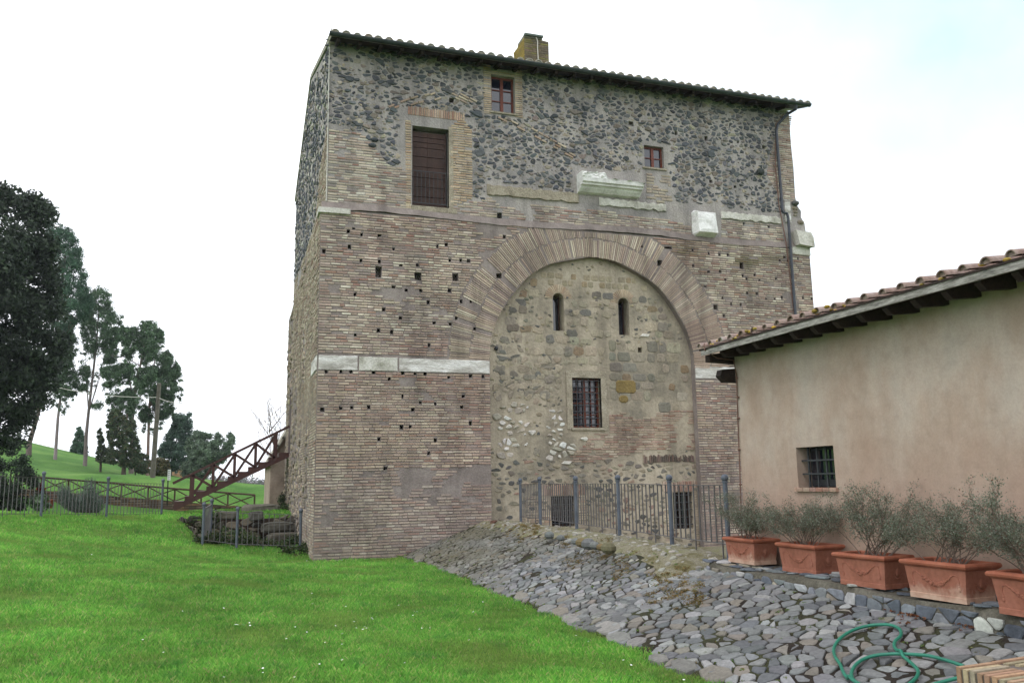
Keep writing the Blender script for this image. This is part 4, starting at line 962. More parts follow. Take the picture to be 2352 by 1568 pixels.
for X in (X0, X1): rf.mesh([(X, -OV, EV-.07), (X, RY, RZ-.07), (X, GD+OV, EV-.07), (X, GD+OV, EV), (X, RY, RZ), (X, -OV, EV)], [(0, 1, 4, 5), (1, 2, 3, 4)])
def tiles(mb, xa, xb, pitch, ylist, zf, r, axis='x', flare=.012, drop=.0):
    """cover tiles: tapered half-round shells stepping up the slope"""
    x = xa
    while x < xb:
        jx = rnd.uniform(-.015, .015)
        for (y0, y1) in ylist:
            y0 = y0+rnd.uniform(-.02, .02); jr = rnd.uniform(-.008, .008); vs = []; ns = 7
            for (yy, rr, lift) in ((y0, r+jr+flare, .03), (y1, r+jr, .005)):
                for th in (1.0, .82):
                    for k in range(ns+1):
                        a = math.pi*k/ns; q = (x+jx+rr*th*math.cos(a), yy, zf(yy)+lift+rr*th*math.sin(a)); vs.append(q if axis == 'x' else (q[1], q[0], q[2]))
            m_ = ns+1; fs = []
            for k in range(ns): fs += [(k, k+1, 2*m_+k+1, 2*m_+k), (m_+k, 3*m_+k, 3*m_+k+1, m_+k+1), (k, m_+k, m_+k+1, k+1)]
            mb.mesh(vs, fs)
            if y0 == ylist[0][0]+0 or (y0-ylist[0][0]) < .06:           # mortar plug in the open end at the eave
                pl = [(x+jx+(r-.005)*math.cos(math.pi*k/ns), y0+.03, zf(y0)+.03+(r-.005)*math.sin(math.pi*k/ns)) for k in range(ns+1)]; mb.mesh([q if axis == 'x' else (q[1], q[0], q[2]) for q in pl], [tuple(range(ns+1))])
        x += pitch
rows = [(-OV-.06+i*.42, -OV-.06+i*.42+.48) for i in range(16)]; rows_b = [(RY+.05+i*.42, RY+.05+i*.42+.46) for i in range(16)]
tiles(rf, X0+.1, X1, .285, rows, zf, .098); tiles(rf, X0+.1, X1, .285, rows_b[::-1], zf, .085)
for k in range(40): x = X0+.1+k*.38; rf.tube([(x, RY, RZ+.03), (x+.42, RY, RZ+.05)], .1, 8)
k = 0
for ya, yb in rows+rows_b:                                     # verge tiles along the gable
    if yb < GD+OV+.2: rf.bar((X0+.03, ya, zf(ya)+.035), (X0+.03, yb, zf(yb)+.01), .07, .06)
roof = rf.build('roof', M['tile_grey'], gate)
gt = MB()                                                       # half-round gutter under the eave
gp = []; ng = 8
for X in (X0-.06, X1+.05):
    for th in (.085, .07):
        for k in range(ng+1): a = math.pi+math.pi*k/ng; gp.append((X, -OV-.05+th*math.cos(a), EV-.0+th*math.sin(a)))
m_ = ng+1; fs = []
for k in range(ng): fs += [(k, k+1, 2*m_+k+1, 2*m_+k), (m_+k, 3*m_+k, 3*m_+k+1, m_+k+1), (k, m_+k, m_+k+1, k+1), (2*m_+k, 2*m_+k+1, 3*m_+k+1, 3*m_+k)]
fs += [(0, m_, 3*m_, 2*m_), (ng, 2*m_+ng, 3*m_+ng, m_+ng)]
gt.mesh(gp, fs); gt.build('gutter', M['gutter'], gate)
x = X0+.2
while x < X1-.2:
    b = MB(); b.bar((x, -OV+.06, EV-.10), (x, .12, EV-.10+SLP*.42), .08, .1); b.build('rafter', M['wood_eave'], gate); x += .56
c0 = onY(1205, 138, 2.2); c1 = onY(1259, 100, 2.2); cz0 = zf(2.2)-.4; ch = MB(); ct = onY(1259, 97, 2.2)[1]; cp = onY(1215, 80, 2.2)[1]
ch.col = S(128, 120, 92)
def cbrick(u, v): return jit(rnd.choice([S(128, 112, 92), S(118, 108, 84), S(122, 116, 72), S(108, 98, 84)]), .12)
cx0, cx1, cy0, cy1 = c0[0], c1[0]+.02, 2.2, 3.25; tx0, tx1 = cx0+.02, cx1-.25
ch.box(cx0+.004, cx1-.004, cy0+.004, cy1-.004, cz0, ct, S(112, 104, 84))
ch.mesh([(cx0, cy0, ct), (cx1, cy0, ct), (cx1, cy1, ct), (cx0, cy1, ct), (tx0, cy0+.01, cp-.12), (tx1, cy0+.01, cp-.12), (tx1, cy1-.45, cp-.12), (tx0, cy1-.45, cp-.12)], [(0, 1, 5, 4), (1, 2, 6, 5), (2, 3, 7, 6), (3, 0, 4, 7), (4, 5, 6, 7)], S(126, 118, 88))
ch.box(tx0-.02, tx1+.02, cy0-.02, cy1-.4, cp-.12, cp-.02, S(110, 112, 96)); ch.bar((tx0-.03, cy0-.03, cp-.04), (tx1+.03, cy0-.03, cp-.04), .14, .06, col=S(92, 104, 96))
bricks(ch, fr_front(cy0+.004), [rect(cx0, cx1, cz0, ct)], [], cz0+.3, ct, .07, (.2, .3), (.01, .02), cbrick)
bricks(ch, fr_left(cx0+.004), [rect(cy0, cy1, cz0, ct)], [], cz0+.3, ct, .07, (.2, .3), (.01, .02), lambda u, v: jit(S(150, 132, 62), .15))
chim = ch.build('chimney', M['stone'], roof)
xc = (cx0+cx1)/2+.02; b = MB(); b.tube([(xc-.12, cy0+.2, cp+.02), (xc-.06, cy0-.04, cp-.02), (xc, cy0-.04, cp-.2), (xc+.0, cy0-.03, cp-.45), (xc+.04, cy0-.03, zf(cy0)-.02)], .018, 7); b.build('cable', M['cable_white'], gate)
# rain pipe, cables
b = MB(); q = [onY(*p, -.12) for p in ((1808, 236), (1806, 262), (1786, 285), (1785, 300), (1799, 484))]
b.tube([(q[0][0], -OV-.03, EV-.06), (q[0][0], -OV, EV-.2), (q[1][0]-.03, -.22, q[1][1]-.05), (q[2][0]+.03, -.09, q[2][1]), (q[3][0], -.08, q[3][1]), (q[4][0]-.0, -.08, q[4][1])], .045, 10)
q2 = [onY(*p, -.12) for p in ((1800, 487), (1811, 490), (1814, 500), (1832, 735))]
b.tube([(q[4][0], -.08, q[4][1]), (q[4][0]+.02, -.08, q2[0][1]), (q2[1][0]-.03, -.09, q2[1][1]), (q2[1][0], -.09, q2[2][1]), (q2[1][0]+.01, -.09, .2)], .045, 10); b.build('rain_pipe', M['pipe'], gate)
q = [onY(*p, -.03) for p in ((1800, 262), (1782, 285), (1781, 380), (1789, 470), (1806, 560), (1824, 720))]
b = MB(); b.tube([(a, -.03, z) for a, z in q]+[(q[-1][0]+.02, -.03, 2)], .016, 6); b.build('cable', M['cable'], gate)
b = MB(); b.tube([(ULX-.02, UY-.03, EZ), (ULX-.02, UY-.03, 11), (ULX-.02, UY-.03, 9.1)], .014, 6); b.tube([(ULX-.02, UY-.03, EZ-.1), (ULX-.08, -.2, EZ+.05), (ULX-.02, -OV, EZ+.15)], .012, 6); b.build('cable', M['cable_white'], gate)
a = onY(1141, 799, .1); b = MB(); b.sphere((a[0], IY-.05, a[1]), .06, 8, 6, (1, 1, 1)); b.build('spotlight', M['iron_dark'], gate)

# ---------------------------------------------------------------- low stuccoed outbuilding on the right
BX = 5.0; BY1 = -10.62; BY0 = -19.5; BZ = 3.80
obd = empty('outbuilding', (8, -15, .3), 'low outbuilding with blotchy pinkish-grey stucco, dark rafters and terracotta roof tiles', 'outbuilding')
WN = (-12.61, -11.89, 1.72, 2.23)
b = MB(); wall_face(b, fr_left(BX), [(BY0, -.3), (BY1, -.3), (BY1, BZ), (BY0, BZ)], [(rect(*WN), .24)], 1)
b.mi = 0; b.mesh([(BX, BY1, -.3), (12, BY1, -.3), (12, BY1, BZ+2.0), (BX, BY1, BZ), (BX, BY0, -.3), (12, BY0, -.3), (12, BY0, BZ+2.0), (BX, BY0, BZ)], [(0, 1, 2, 3), (4, 5, 6, 7), (1, 5, 6, 2)])
b.build('wall', [M['stucco'], M['dark_room']], obd)
b = MB()
for k in range(4): y = WN[0]+.09+(WN[1]-WN[0]-.1)*k/3.6; b.bar((BX+.10, y, WN[2]), (BX+.10, y, WN[3]), .022, .022, (0, 1, 0))
for z in (WN[2]+.17, WN[2]+.34): b.bar((BX+.085, WN[0], z), (BX+.085, WN[1], z), .02, .02)
b.build('grille', M['iron_dark'], obd)
b = MB(); b.box(BX+.21, BX+.23, WN[0]+.01, WN[1]-.01, WN[2]+.01, WN[3]-.01); win = b.build('window', M['iron_dark'], obd); b = MB(); b.box(BX+.202, BX+.208, WN[0]+.05, WN[1]-.05, WN[2]+.1, WN[3]-.04); b.build('pane', M['glass'], win)
b = MB(); y = WN[0]-.04; b.col = S(150, 118, 100)
while y < WN[1]+.02: L = min(.125, WN[1]+.04-y); slab(b, lambda u, v, o: (BX-.045+v, u, WN[2]-.045+o), [(y, 0), (y+L-.008, 0), (y+L-.008, .3), (y, .3)], .045, .004, mixc(brick_col(), S(160, 116, 98), .6)); y += .125
b.build('window_sill', M['brick'], obd)
EX = 4.53; SL2_ = .20; zfo = lambda x: 3.735+SL2_*(x-EX)
ro = MB(); ya, yb = BY0-.3, BY1+.14
for o_ in (0, -.03): ro.mesh([(EX, ya, zfo(EX)+o_), (12.3, ya, zfo(12.3)+o_), (12.3, yb, zfo(12.3)+o_), (EX, yb, zfo(EX)+o_)], [(0, 1, 2, 3)])
ro.mesh([(EX, yb, zfo(EX)), (12.3, yb, zfo(12.3)), (12.3, yb, zfo(12.3)-.03), (EX, yb, zfo(EX)-.03)], [(0, 1, 2, 3)])
tiles(ro, ya+.1, yb+.02, .262, [(EX-.05+i*.38, EX-.05+i*.38+.44) for i in range(21)], zfo, .052, 'y')
b2 = ro.build('roof', M['tile_red'], obd)
b = MB(); b.box(EX-.02, EX+.01, ya, yb-.02, zfo(EX)-.105, zfo(EX)-.03); b.build('fascia_board', M['fascia'], obd)
b = MB(); b.box(EX-.03, EX+.0, ya, yb+.01, zfo(EX)-.031, zfo(EX)-.006); b.build('eave_batten', M['wood_eave'], obd)
b = MB(); b.mesh([(EX+.02, ya, zfo(EX)-.06), (BX+.1, ya, zfo(BX)-.06+.03), (BX+.1, yb-.05, zfo(BX)-.03), (EX+.02, yb-.05, zfo(EX)-.06)], [(0, 1, 2, 3)]); b.build('soffit', M['plaster_pink'], obd)
y = -10.96
while y > -19:
    b = MB(); h = .10; x0 = EX+.03; z0 = zfo(x0)-.07
    vs = []
    for yy in (y-.038, y+.038): vs += [(x0, yy, z0), (x0, yy, z0-.06), (x0+.07, yy, z0-.125), (BX+.06, yy, zfo(BX)-.235), (BX+.06, yy, zfo(BX)-.07)]
    b.mesh(vs, [(0, 1, 2, 3, 4), (9, 8, 7, 6, 5), (0, 5, 6, 1), (1, 6, 7, 2), (2, 7, 8, 3), (3, 8, 9, 4), (4, 9, 5, 0)]); b.build('rafter', M['wood_eave'], obd); y -= .395
# big end beams under the verge
b = MB(); vs = []
for yy in (BY1+.0, BY1+.12): vs += [(EX+.05, yy, zfo(EX)-.10), (EX+.05, yy, zfo(EX)-.20), (BX+.3, yy, zfo(BX)-.33), (BX+.3, yy, zfo(BX)-.10)]
b.mesh(vs, [(0, 1, 2, 3), (7, 6, 5, 4), (0, 4, 5, 1), (1, 5, 6, 2), (2, 6, 7, 3), (3, 7, 4, 0)]); b.build('end_beam', M['wood_eave'], obd)
b = MB(); vs = []
for yy in (BY1+.0, BY1+.14): vs += [(BX-.22, yy, 3.42), (BX-.25, yy, 3.33), (BX-.16, yy, 3.24), (BX+.3, yy, 3.24), (BX+.3, yy, 3.47)]
b.mesh(vs, [(0, 1, 2, 3, 4), (9, 8, 7, 6, 5), (0, 5, 6, 1), (1, 6, 7, 2), (2, 7, 8, 3), (3, 8, 9, 4), (4, 9, 5, 0)]); b.build('beam_end', M['wood_eave'], obd)
q = [onX(px, py, BX-.015) for px, py in ((1680, 830), (1692, 860), (1696, 990), (1699, 1060), (1702, 1150), (1704, 1230))]
b = MB(); b.tube([(EX-.02, q[0][0]-.05, 3.80), (EX-.04, q[0][0]-.08, 3.70), (EX+.15, q[0][0]-.10, 3.58), (BX-.07, q[0][0]-.14, 3.55)]+[(BX-.018, y, z) for y, z in q[1:]]+[(BX-.018, q[-1][0], .75)], .0085, 6)
cb = b.build('cable', M['cable'], obd)
for px, py in ((1693, 868), (1696, 912), (1697, 960), (1699, 1032), (1702, 1112)):
    y, z = onX(px, py, BX-.01); b = MB(); b.sphere((BX-.02, y, z), .022, 7, 5, (1, 1.1, .8)); b.build('cable_clip', M['cable'], cb)
# yellow lichen clumps on the eave tiles
ly = MB()
for k in range(46):
    y = rnd.uniform(-13.6, -10.6) if k < 34 else rnd.uniform(-17, -13); x = EX+rnd.uniform(-.07, .12)
    ly.sphere((x, y, zfo(x)+rnd.uniform(.0, .07)), rnd.uniform(.012, .032), 6, 4, (1, 1.4, .7), jit(rnd.choice([S(176, 142, 52), S(150, 130, 60), S(190, 160, 90)]), .15))
o = ly.build('roof_moss', M['stone'], obd); o['kind'] = 'stuff'

# ---------------------------------------------------------------- rubble kerb under the planters
kb = MB(); KX = 4.25; KZ = .70
ky = np.linspace(-24, -10.42, 90); km = 1
for j in range(len(ky)-1):
    prof = []
    for y in (ky[j], ky[j+1]):
        e = min(1, (-10.42-y)/.5); e = math.sqrt(max(0, 1-(1-e)**2)); xk = BX-.02-(BX-KX)*max(.25, e); zz = KZ+.02*math.sin(y*2.3)
        prof.append([(xk-.03, y, .2), (xk, y, zz-.07), (xk+.05, y, zz), (BX-.002, y, zz+.02)])
    kb.mesh(prof[0]+prof[1], [(k, k+1, 5+k, 4+k) for k in range(3)])
kb.mesh([(BX-.002, ky[-1], .2), (BX-.3, ky[-1], .2), (BX-.3, ky[-1], KZ-.05), (BX-.002, ky[-1], KZ+.02)], [(0, 1, 2, 3)])
kb.mi = 1
KC = [(S(98, 104, 112), .38), (S(124, 128, 132), .32), (S(82, 87, 94), .15), (S(172, 172, 169), .10), (S(144, 138, 124), .05)]
def kx(u):
    e = min(1, max(0, (-10.42-u)/.5)); return BX-.02-(BX-KX)*max(.25, math.sqrt(max(0, 1-(1-e)**2)))
fr_k = lambda u, v, o: (kx(u)-.012-o, u, v)
for P in cells(-20, -10.5, .42, .74, .165, .15, .05, .42):
    P = clip(clip(P, 0, 1, KZ-.035+rnd.uniform(-.02, .01)), 0, -1, -.36)
    if len(P) > 2 and max(p[1] for p in P)-min(p[1] for p in P) > .04 and max(p[0] for p in P) < -10.46: slab(kb, fr_k, P, rnd.uniform(.006, .02), rnd.uniform(.012, .022), jit(brick_col(0, 0, KC), .1), -.01, (rnd.uniform(-.1, .1), rnd.uniform(-.1, .1)))
fr_kt = lambda u, v, o: (v, u, KZ+.015+.02*math.sin(u*2.3)+o)
stones(kb, fr_kt, [(-20, 4.25), (-10.6, 4.30), (-10.6, 4.92), (-20, 4.92)], [], .22, .16, .06, .9, lambda u, v: jit(brick_col(0, 0, KC), .12), (.0, .02), .03, .45, (.7, 1), .04)
M['kerb_mortar'] = mat_noise('mossy_kerb_mortar', [(.25, S(58, 54, 46)), (.5, S(90, 86, 76)), (.7, S(112, 108, 98))], 3, .95, 30, .3, .8, .02)
tag(kb.build('stone_kerb', [M['kerb_mortar'], M['stone']]), 'low kerb of grey basalt rubble set in mortar under the terracotta planters', 'kerb')
# small stones that edge the top of the cobbles
for k_, (px, py) in enumerate([(1322, 1240), (1336, 1243), (1352, 1246), (1366, 1249), (1381, 1253), (1398, 1255), (1262, 1226), (1288, 1232)]):
    x, y = onZ(px, py, .84); eb = MB(); eb.sphere((x, y, .82), rnd.uniform(.07, .12), 7, 5, (1, 1.4, .8), jit(rnd.choice([S(108, 110, 108), S(134, 132, 122), S(110, 96, 66), S(104, 98, 74)]), .15))
    tag(eb.build('edging_stone', M['stone']), 'small mossy stone in the broken row edging the top of the cobbles', 'stone', 'stones edging the top of the cobbles')

# ---------------------------------------------------------------- terracotta planters and their shrubs
PLAB = ['smallest-looking terracotta planter, farthest along the kerb, beside the last fence post', 'terracotta planter second from the fence, under the barred stucco window',
        'clean orange terracotta planter in the middle of the row of five', 'terracotta planter fourth from the fence, whitish lime stain along its lower front', 'terracotta planter cut off by the right edge of the photo']
SLAB = ['wispy shrub in the planter nearest the metal fence, partly hiding a fence post', 'wispy shrub in the planter second from the fence', 'bushiest wispy shrub, in the middle planter of the five', 'wispy shrub in the fourth planter from the fence', 'tall wispy shrub at the right edge of the photo']
def planter(loc, rz, sc, stain):
    P = empty('planter', (0, 0, 0), PLAB[0], 'planter', 'terracotta planters on the kerb')
    Lh, Wh, H = .325, .185, .33                                   # half length (y), half width (x), height
    b = MB(); t = .025
    def ringz(s, z, w_=0): return [(-Wh*s-w_, -Lh*s-w_, z), (Wh*s+w_, -Lh*s-w_, z), (Wh*s+w_, Lh*s+w_, z), (-Wh*s-w_, Lh*s+w_, z)]
    lv = [ringz(.90, 0, .004), ringz(.905, .045, .004), ringz(.905, .05), ringz(1.0, H-.05), ringz(1.0, H-.01, -t), ringz(.95, .2, -t), ]
    vs = sum(lv, []); fs = [(3, 2, 1, 0)]
    for k in range(len(lv)-1):
        for i in range(4): fs.append((k*4+i, k*4+(i+1) % 4, k*4+4+(i+1) % 4, k*4+4+i))
    b.mesh(vs, fs); body = b.build('body', M['terracotta_stain' if stain else 'terracotta'], P)
    r = MB(); prof = [(0, H-.055), (.012, H-.05), (.028, H-.035), (.032, H-.018), (.022, H), (-.005, H+.004), (-.03, H-.004), (-.03, H-.05)]
    lv = [[(x, y, z) for (x, y, z) in ringz(1.0, zz, w_)] for w_, zz in prof]; vs = sum(lv, []); fs = []
    for k in range(len(lv)-1):
        for i in range(4): fs.append((k*4+i, k*4+(i+1) % 4, k*4+4+(i+1) % 4, k*4+4+i))
    r.mesh(vs, fs); r.build('rim', M['terracotta_rim'], P)
    for side in (-1, 1):
        g = MB(); face = lambda u, z: (side*(Wh*(.905+.095*(z-.05)/(H-.1))+.001), u, z)
        for k in range(34):
            u = -1+2*k/33; yy = u*.17; z = .215-.075*(1-u*u)
            for _ in range(2): x, y_, z_ = face(yy+rnd.uniform(-.008, .008), z+rnd.uniform(-.014, .014)*(1.3-abs(u))); g.sphere((x, y_, z_), rnd.uniform(.008, .013)*(1.25-.5*abs(u)), 6, 4, (.7, 1, 1))
        for s in (-1, 1):
            pts = [face(s*.17, .215), face(s*.20, .232), face(s*.235, .225), face(s*.245, .18), face(s*.242, .13)]
            g.tube(pts, .005, 5); g.sphere(face(s*.242, .115), .013, 6, 5, (.7, 1, 1.5)); g.sphere(face(s*.242, .14), .011, 6, 4, (.7, 1, .8))
        g.build('garland', M['terracotta_stain' if stain else 'terracotta'], P)
    for s in (-1, 1):
        m_ = MB(); y0 = s*(Lh*.955)
        for k in range(20): a = 2*math.pi*k/20; m_.sphere((.058*math.cos(a), y0, .17+.07*math.sin(a)), .009, 5, 4, (1, .6, 1))
        m_.sphere((0, y0, .165), .035, 9, 6, (.8, .25, 1.2)); m_.sphere((.008, y0, .195), .02, 8, 5, (1, .3, 1))
        m_.build('medallion', M['terracotta'], P)
    s_ = MB(); n_ = 8; vs = [(-Wh*.84+Wh*1.68*i/n_, -Lh*.90+Lh*1.8*j/n_, .268+rnd.uniform(-.015, .012)) for j in range(n_+1) for i in range(n_+1)]
    s_.mesh(vs, [(j*(n_+1)+i, j*(n_+1)+i+1, (j+1)*(n_+1)+i+1, (j+1)*(n_+1)+i) for j in range(n_) for i in range(n_)]); s_.build('soil', M['soil'], P)
    P.location = loc; P.rotation_euler = (0, 0, rz); P.scale = (sc, sc, sc); return P
def stained():
    m = M['terracotta'].copy(); m.name = 'lime_stained_terracotta'; t = m.node_tree; p = t.nodes['Principled BSDF']
    src = p.inputs['Base Color'].links[0].from_socket
    tcn = t.nodes.new('ShaderNodeTexCoord'); sp = t.nodes.new('ShaderNodeSeparateXYZ'); t.links.new(tcn.outputs['Object'], sp.inputs[0])
    n3 = noise_node(t, 7, 6, .65); ad = t.nodes.new('ShaderNodeMath'); ad.operation = 'MULTIPLY_ADD'; ad.inputs[1].default_value = -.30; t.links.new(n3.outputs['Fac'], ad.inputs[0]); t.links.new(sp.outputs['Z'], ad.inputs[2])
    mr = t.nodes.new('ShaderNodeMapRange'); mr.inputs['From Min'].default_value = -.14; mr.inputs['From Max'].default_value = -.02; mr.inputs['To Min'].default_value = .85; mr.inputs['To Max'].default_value = 0
    t.links.new(ad.outputs[0], mr.inputs['Value']); t.links.new(mul_node(t, src, S(196, 168, 148), mr.outputs['Result'], 'MIX'), p.inputs['Base Color']); return m
M['terracotta_stain'] = stained()
PP = [(4.70, -11.19, .725, .02, 1.0), (4.68, -12.43, .72, .03, 1.03), (4.49, -13.70, .715, .10, 1.0), (4.46, -14.74, .71, .05, 1.06), (4.37, -15.80, .705, .03, 1.04)]
def shrub(seed, loc, hgt, spread, dens, label):
    r_ = random.Random(seed); root = empty('shrub', loc, label, 'shrub', 'shrubs growing in the planters'); st_ = MB(); LV = []; LC = []
    st_.col = S(118, 102, 92)
    def leafs(p, d):
        for _ in range(r_.randint(2, 3)):
            LV.append((p, d))
    def grow(p, d, L, rad, lev):
        pts = [p]; rs = [rad]; n_ = 6; q = Vector(p); dd = Vector(d)
        for k in range(n_):
            dd = (dd+Vector((r_.uniform(-.16, .16), r_.uniform(-.16, .16), r_.uniform(-.10, .12)))+Vector((dd.x, dd.y, 0))*.05).normalized(); q = q+dd*L/n_
            if q.x > BX-.03: q.x = BX-.03-r_.random()*.05; dd.x = -abs(dd.x)*.3
            pts.append(tuple(q)); rs.append(rad*(1-.75*(k+1)/n_))
            if lev < 2 and k >= 2:
                for _ in range(r_.choice([1, 1, 2]) if lev == 0 else r_.choice([0, 1, 1])):
                    nd = (dd+Vector((r_.uniform(-.9, .9), r_.uniform(-.9, .9), r_.uniform(-.3, .5)))).normalized(); grow(tuple(q), tuple(nd), L*r_.uniform(.28, .5), rad*.5, lev+1)
            if lev >= 1 or k >= 3: leafs(tuple(q), tuple(dd))
        st_.tube(pts, rs, 4 if lev else 5, None, False)
    for k in range(dens):
        a = r_.uniform(0, 6.28); s = r_.uniform(.15, 1)**.7*spread
        base = (loc[0]+r_.uniform(-.08, .08), loc[1]+r_.uniform(-.2, .2), loc[2])
        grow(base, Vector((math.cos(a)*s*.7, math.sin(a)*s*1.15, 1)).normalized()[:], hgt*r_.uniform(.7, 1.08), .0065, 0)
    st_.build('stems', M['bark'], root)
    n_ = len(LV); P0 = np.array([l[0] for l in LV]); D0 = np.array([l[1] for l in LV]); g = np.random.default_rng(seed)
    reps = 2; P0 = np.repeat(P0, reps, 0)+g.normal(0, .026, (n_*reps, 3)); D0 = np.repeat(D0, reps, 0)
    A = D0*.6+g.normal(0, .6, P0.shape); A /= np.linalg.norm(A, axis=1)[:, None]; B = np.cross(A, g.normal(0, 1, P0.shape)); B /= np.linalg.norm(B, axis=1)[:, None]
    s = g.uniform(.012, .024, (len(P0), 1)); wv = s*.24
    V = np.stack([P0, P0+A*s*.5+B*wv, P0+A*s, P0+A*s*.5-B*wv], 1).reshape(-1, 3); V[:, 0] = np.minimum(V[:, 0], BX-.012); Fq = np.arange(len(V)).reshape(-1, 4)
    base = np.array([S(124, 132, 114), S(102, 112, 92), S(148, 150, 136), S(124, 92, 76)])[g.choice(4, len(P0), p=[.42, .33, .19, .06])]*g.uniform(.7, 1.2, (len(P0), 1))
    np_mesh('foliage', V, Fq, np.repeat(base, 4, 0), M['leaf'], root)
for i, (x, y, z, rz, sc) in enumerate(PP):
    P = planter((x, y, z), rz, sc, i in (0, 3)); P['label'] = PLAB[i]
    shrub(40+i, (x, y, z+.26*sc), [.54, .56, .60, .58, .62][i], [1.3, 1.35, 1.2, 1.35, 1.2][i], [20, 22, 24, 20, 22][i], SLAB[i])

# ---------------------------------------------------------------- garden hose and brick wall end in the near corner
def hz(px, py, lift=.055):
    lo, hi = 3.0, 14.0                                           # walk the sight line down to the cobbles
    for _ in range(40):
        m_ = (lo+hi)/2; p = at(px, py, m_)
        if p[2] > float(road(min(max(p[0], 2.2), 4.2), p[1]))+lift: lo = m_
        else: hi = m_
    return tuple(at(px, py, lo))
def smooth(pts, n=8):
    o = []; k = len(pts)
    for i in range(k-1):
        p0, p1, p2, p3 = [np.array(pts[min(max(j, 0), k-1)]) for j in (i-1, i, i+1, i+2)]
        for q in range(n):
            t = q/n; o.append(tuple(.5*((2*p1)+(-p0+p2)*t+(2*p0-5*p1+4*p2-p3)*t*t+(-p0+3*p1-3*p2+p3)*t**3)))
    o.append(tuple(pts[-1])); return o
def c7(x, y): return (1599.4+.34894*x, 1020.9+.34894*y)
hp_ = [(1760, 1455), (1640, 1415), (1530, 1388), (1420, 1378), (1300, 1375), (1180, 1385), (1090, 1415), (1035, 1465), (1022, 1520), (1060, 1568), (1140, 1610), (1260, 1622), (1370, 1590), (1440, 1540), (1460, 1490), (1425, 1445), (1350, 1380), (1305, 1330), (1310, 1290), (1345, 1255), (1340, 1215), (1290, 1188), (1220, 1182), (1130, 1190), (1030, 1220), (950, 1270), (908, 1330), (910, 1385), (945, 1440), (970, 1500), (1010, 1550), (1060, 1590), (1180, 1640), (1330, 1645), (1480, 1600), (1620, 1560), (1720, 1535), (1800, 1530)]
pts = smooth([hz(*c7(*p)) for p in hp_], 7)
for i in range(len(pts)):                                        # lift where it crosses itself
    for j in range(0, i-12):
        if math.hypot(pts[i][0]-pts[j][0], pts[i][1]-pts[j][1]) < .035: pts[i] = (pts[i][0], pts[i][1], max(pts[i][2], pts[j][2]+.022))
b = MB(); b.tube(pts, .0145, 9); tag(b.build('garden_hose', M['hose'], None, True), 'green rubber hose lying in loose loops on the cobbles', 'hose')
wz = .63; A_ = Vector((*onZ(2196, 1530, wz), wz)); Bq = Vector((*onZ(2309, 1561, wz), wz)); Cq = Vector((*onZ(2267, 1520.5, wz), wz)); Dq = Vector((*onZ(2400, 1500, wz), wz))
bw = MB(); u = (Bq-A_).normalized(); a2 = (Cq-A_); vdir = a2.normalized(); L = a2.length*1.15; m_ = 0; pitch = .058; n_ = 0
def brk3(p, du, dv, wu, lv, h, col): bw.mesh([p, p+du*wu, p+du*wu+dv*lv, p+dv*lv]+[q-Vector((0, 0, h)) for q in (p, p+du*wu, p+du*wu+dv*lv, p+dv*lv)], [(0, 1, 2, 3), (0, 4, 5, 1), (1, 5, 6, 2), (2, 6, 7, 3), (3, 7, 4, 0)], col)
YB = [(S(176, 162, 130), .4), (S(166, 134, 110), .35), (S(160, 148, 124), .25)]
wall_len = 2.2; k = 0
while k*pitch < wall_len:
    p = A_+u*(k*pitch)+Vector((0, 0, rnd.uniform(-.004, .004)))-vdir*rnd.uniform(0, .006)
    brk3(p, u, vdir, pitch-.021, L+k*.0, .13, jit(brick_col(0, 0, YB), .08)); k += 1
e_ = (Dq-Cq).normalized(); nrm = Vector((e_.y, -e_.x, 0))
if nrm.dot(u) < 0: nrm = -nrm
k = 0
while k < 14:                                                    # second arm, mitred against the first
    p = Cq+nrm*(k*pitch)+vdir*.02+e_*(.02+k*pitch*.6); brk3(p+Vector((0, 0, rnd.uniform(-.003, .003)+.002)), nrm, e_, pitch-.021, 1.6-k*.05, .13, jit(brick_col(0, 0, YB), .08)); k += 1
bw.mi = 1
for zt, zb, ins in ((wz-.012, wz-.10, .006), (wz-.10, wz-.6, .0)):
    P = [A_+u*.004+vdir*.006, A_+u*wall_len, A_+u*wall_len+vdir*L, Cq+vdir*.02+e_*1.6, Cq+vdir*.02]
    bw.mesh([(p.x, p.y, zt) for p in P]+[(p.x, p.y, zb) for p in P], [(0, 1, 2, 3, 4)]+[(i, (i+1) % 5, 5+(i+1) % 5, 5+i) for i in range(5)])
bw.mi = 0
for r_ in range(7):
    z1 = wz-.135-r_*.062; s = -(.06 if r_ % 2 else 0)
    while s < wall_len-.25: brk3(A_+u*max(0, s)-vdir*.004+Vector((0, 0, z1-wz)), u, vdir, .235 if s >= 0 else .175, .02, .048, jit(brick_col(0, 0, YB), .08)); s += .25
M['dark_mortar'] = mat_noise('grey_brick_mortar', [(.3, S(92, 84, 78)), (.7, S(120, 110, 102))], 5, .95, 30, .2, .5, .01)
tag(bw.build('brick_wall_end', [M['brick'], M['dark_mortar']]), 'end of a low wall capped with yellowish bricks on edge, in the bottom right corner', 'brick wall')
b = MB(); p = at(1123, 1217, 20.1); q0 = onZ(1092, 1222, .78); q1 = onZ(1150, 1211, .86)
b.mesh([(3.75, -.75, .60), (4.35, -.35, .86), (4.42, -.62, .88), (3.82, -1.02, .62)]+[(3.75, -.75, .57), (4.35, -.35, .83), (4.42, -.62, .85), (3.82, -1.02, .59)], [(0, 1, 2, 3), (7, 6, 5, 4), (0, 4, 5, 1), (1, 5, 6, 2), (2, 6, 7, 3), (3, 7, 4, 0)])
tag(b.build('metal_plate', M['rust']), 'rusty brown plate lying on the cobbles against the arch pier', 'plate')

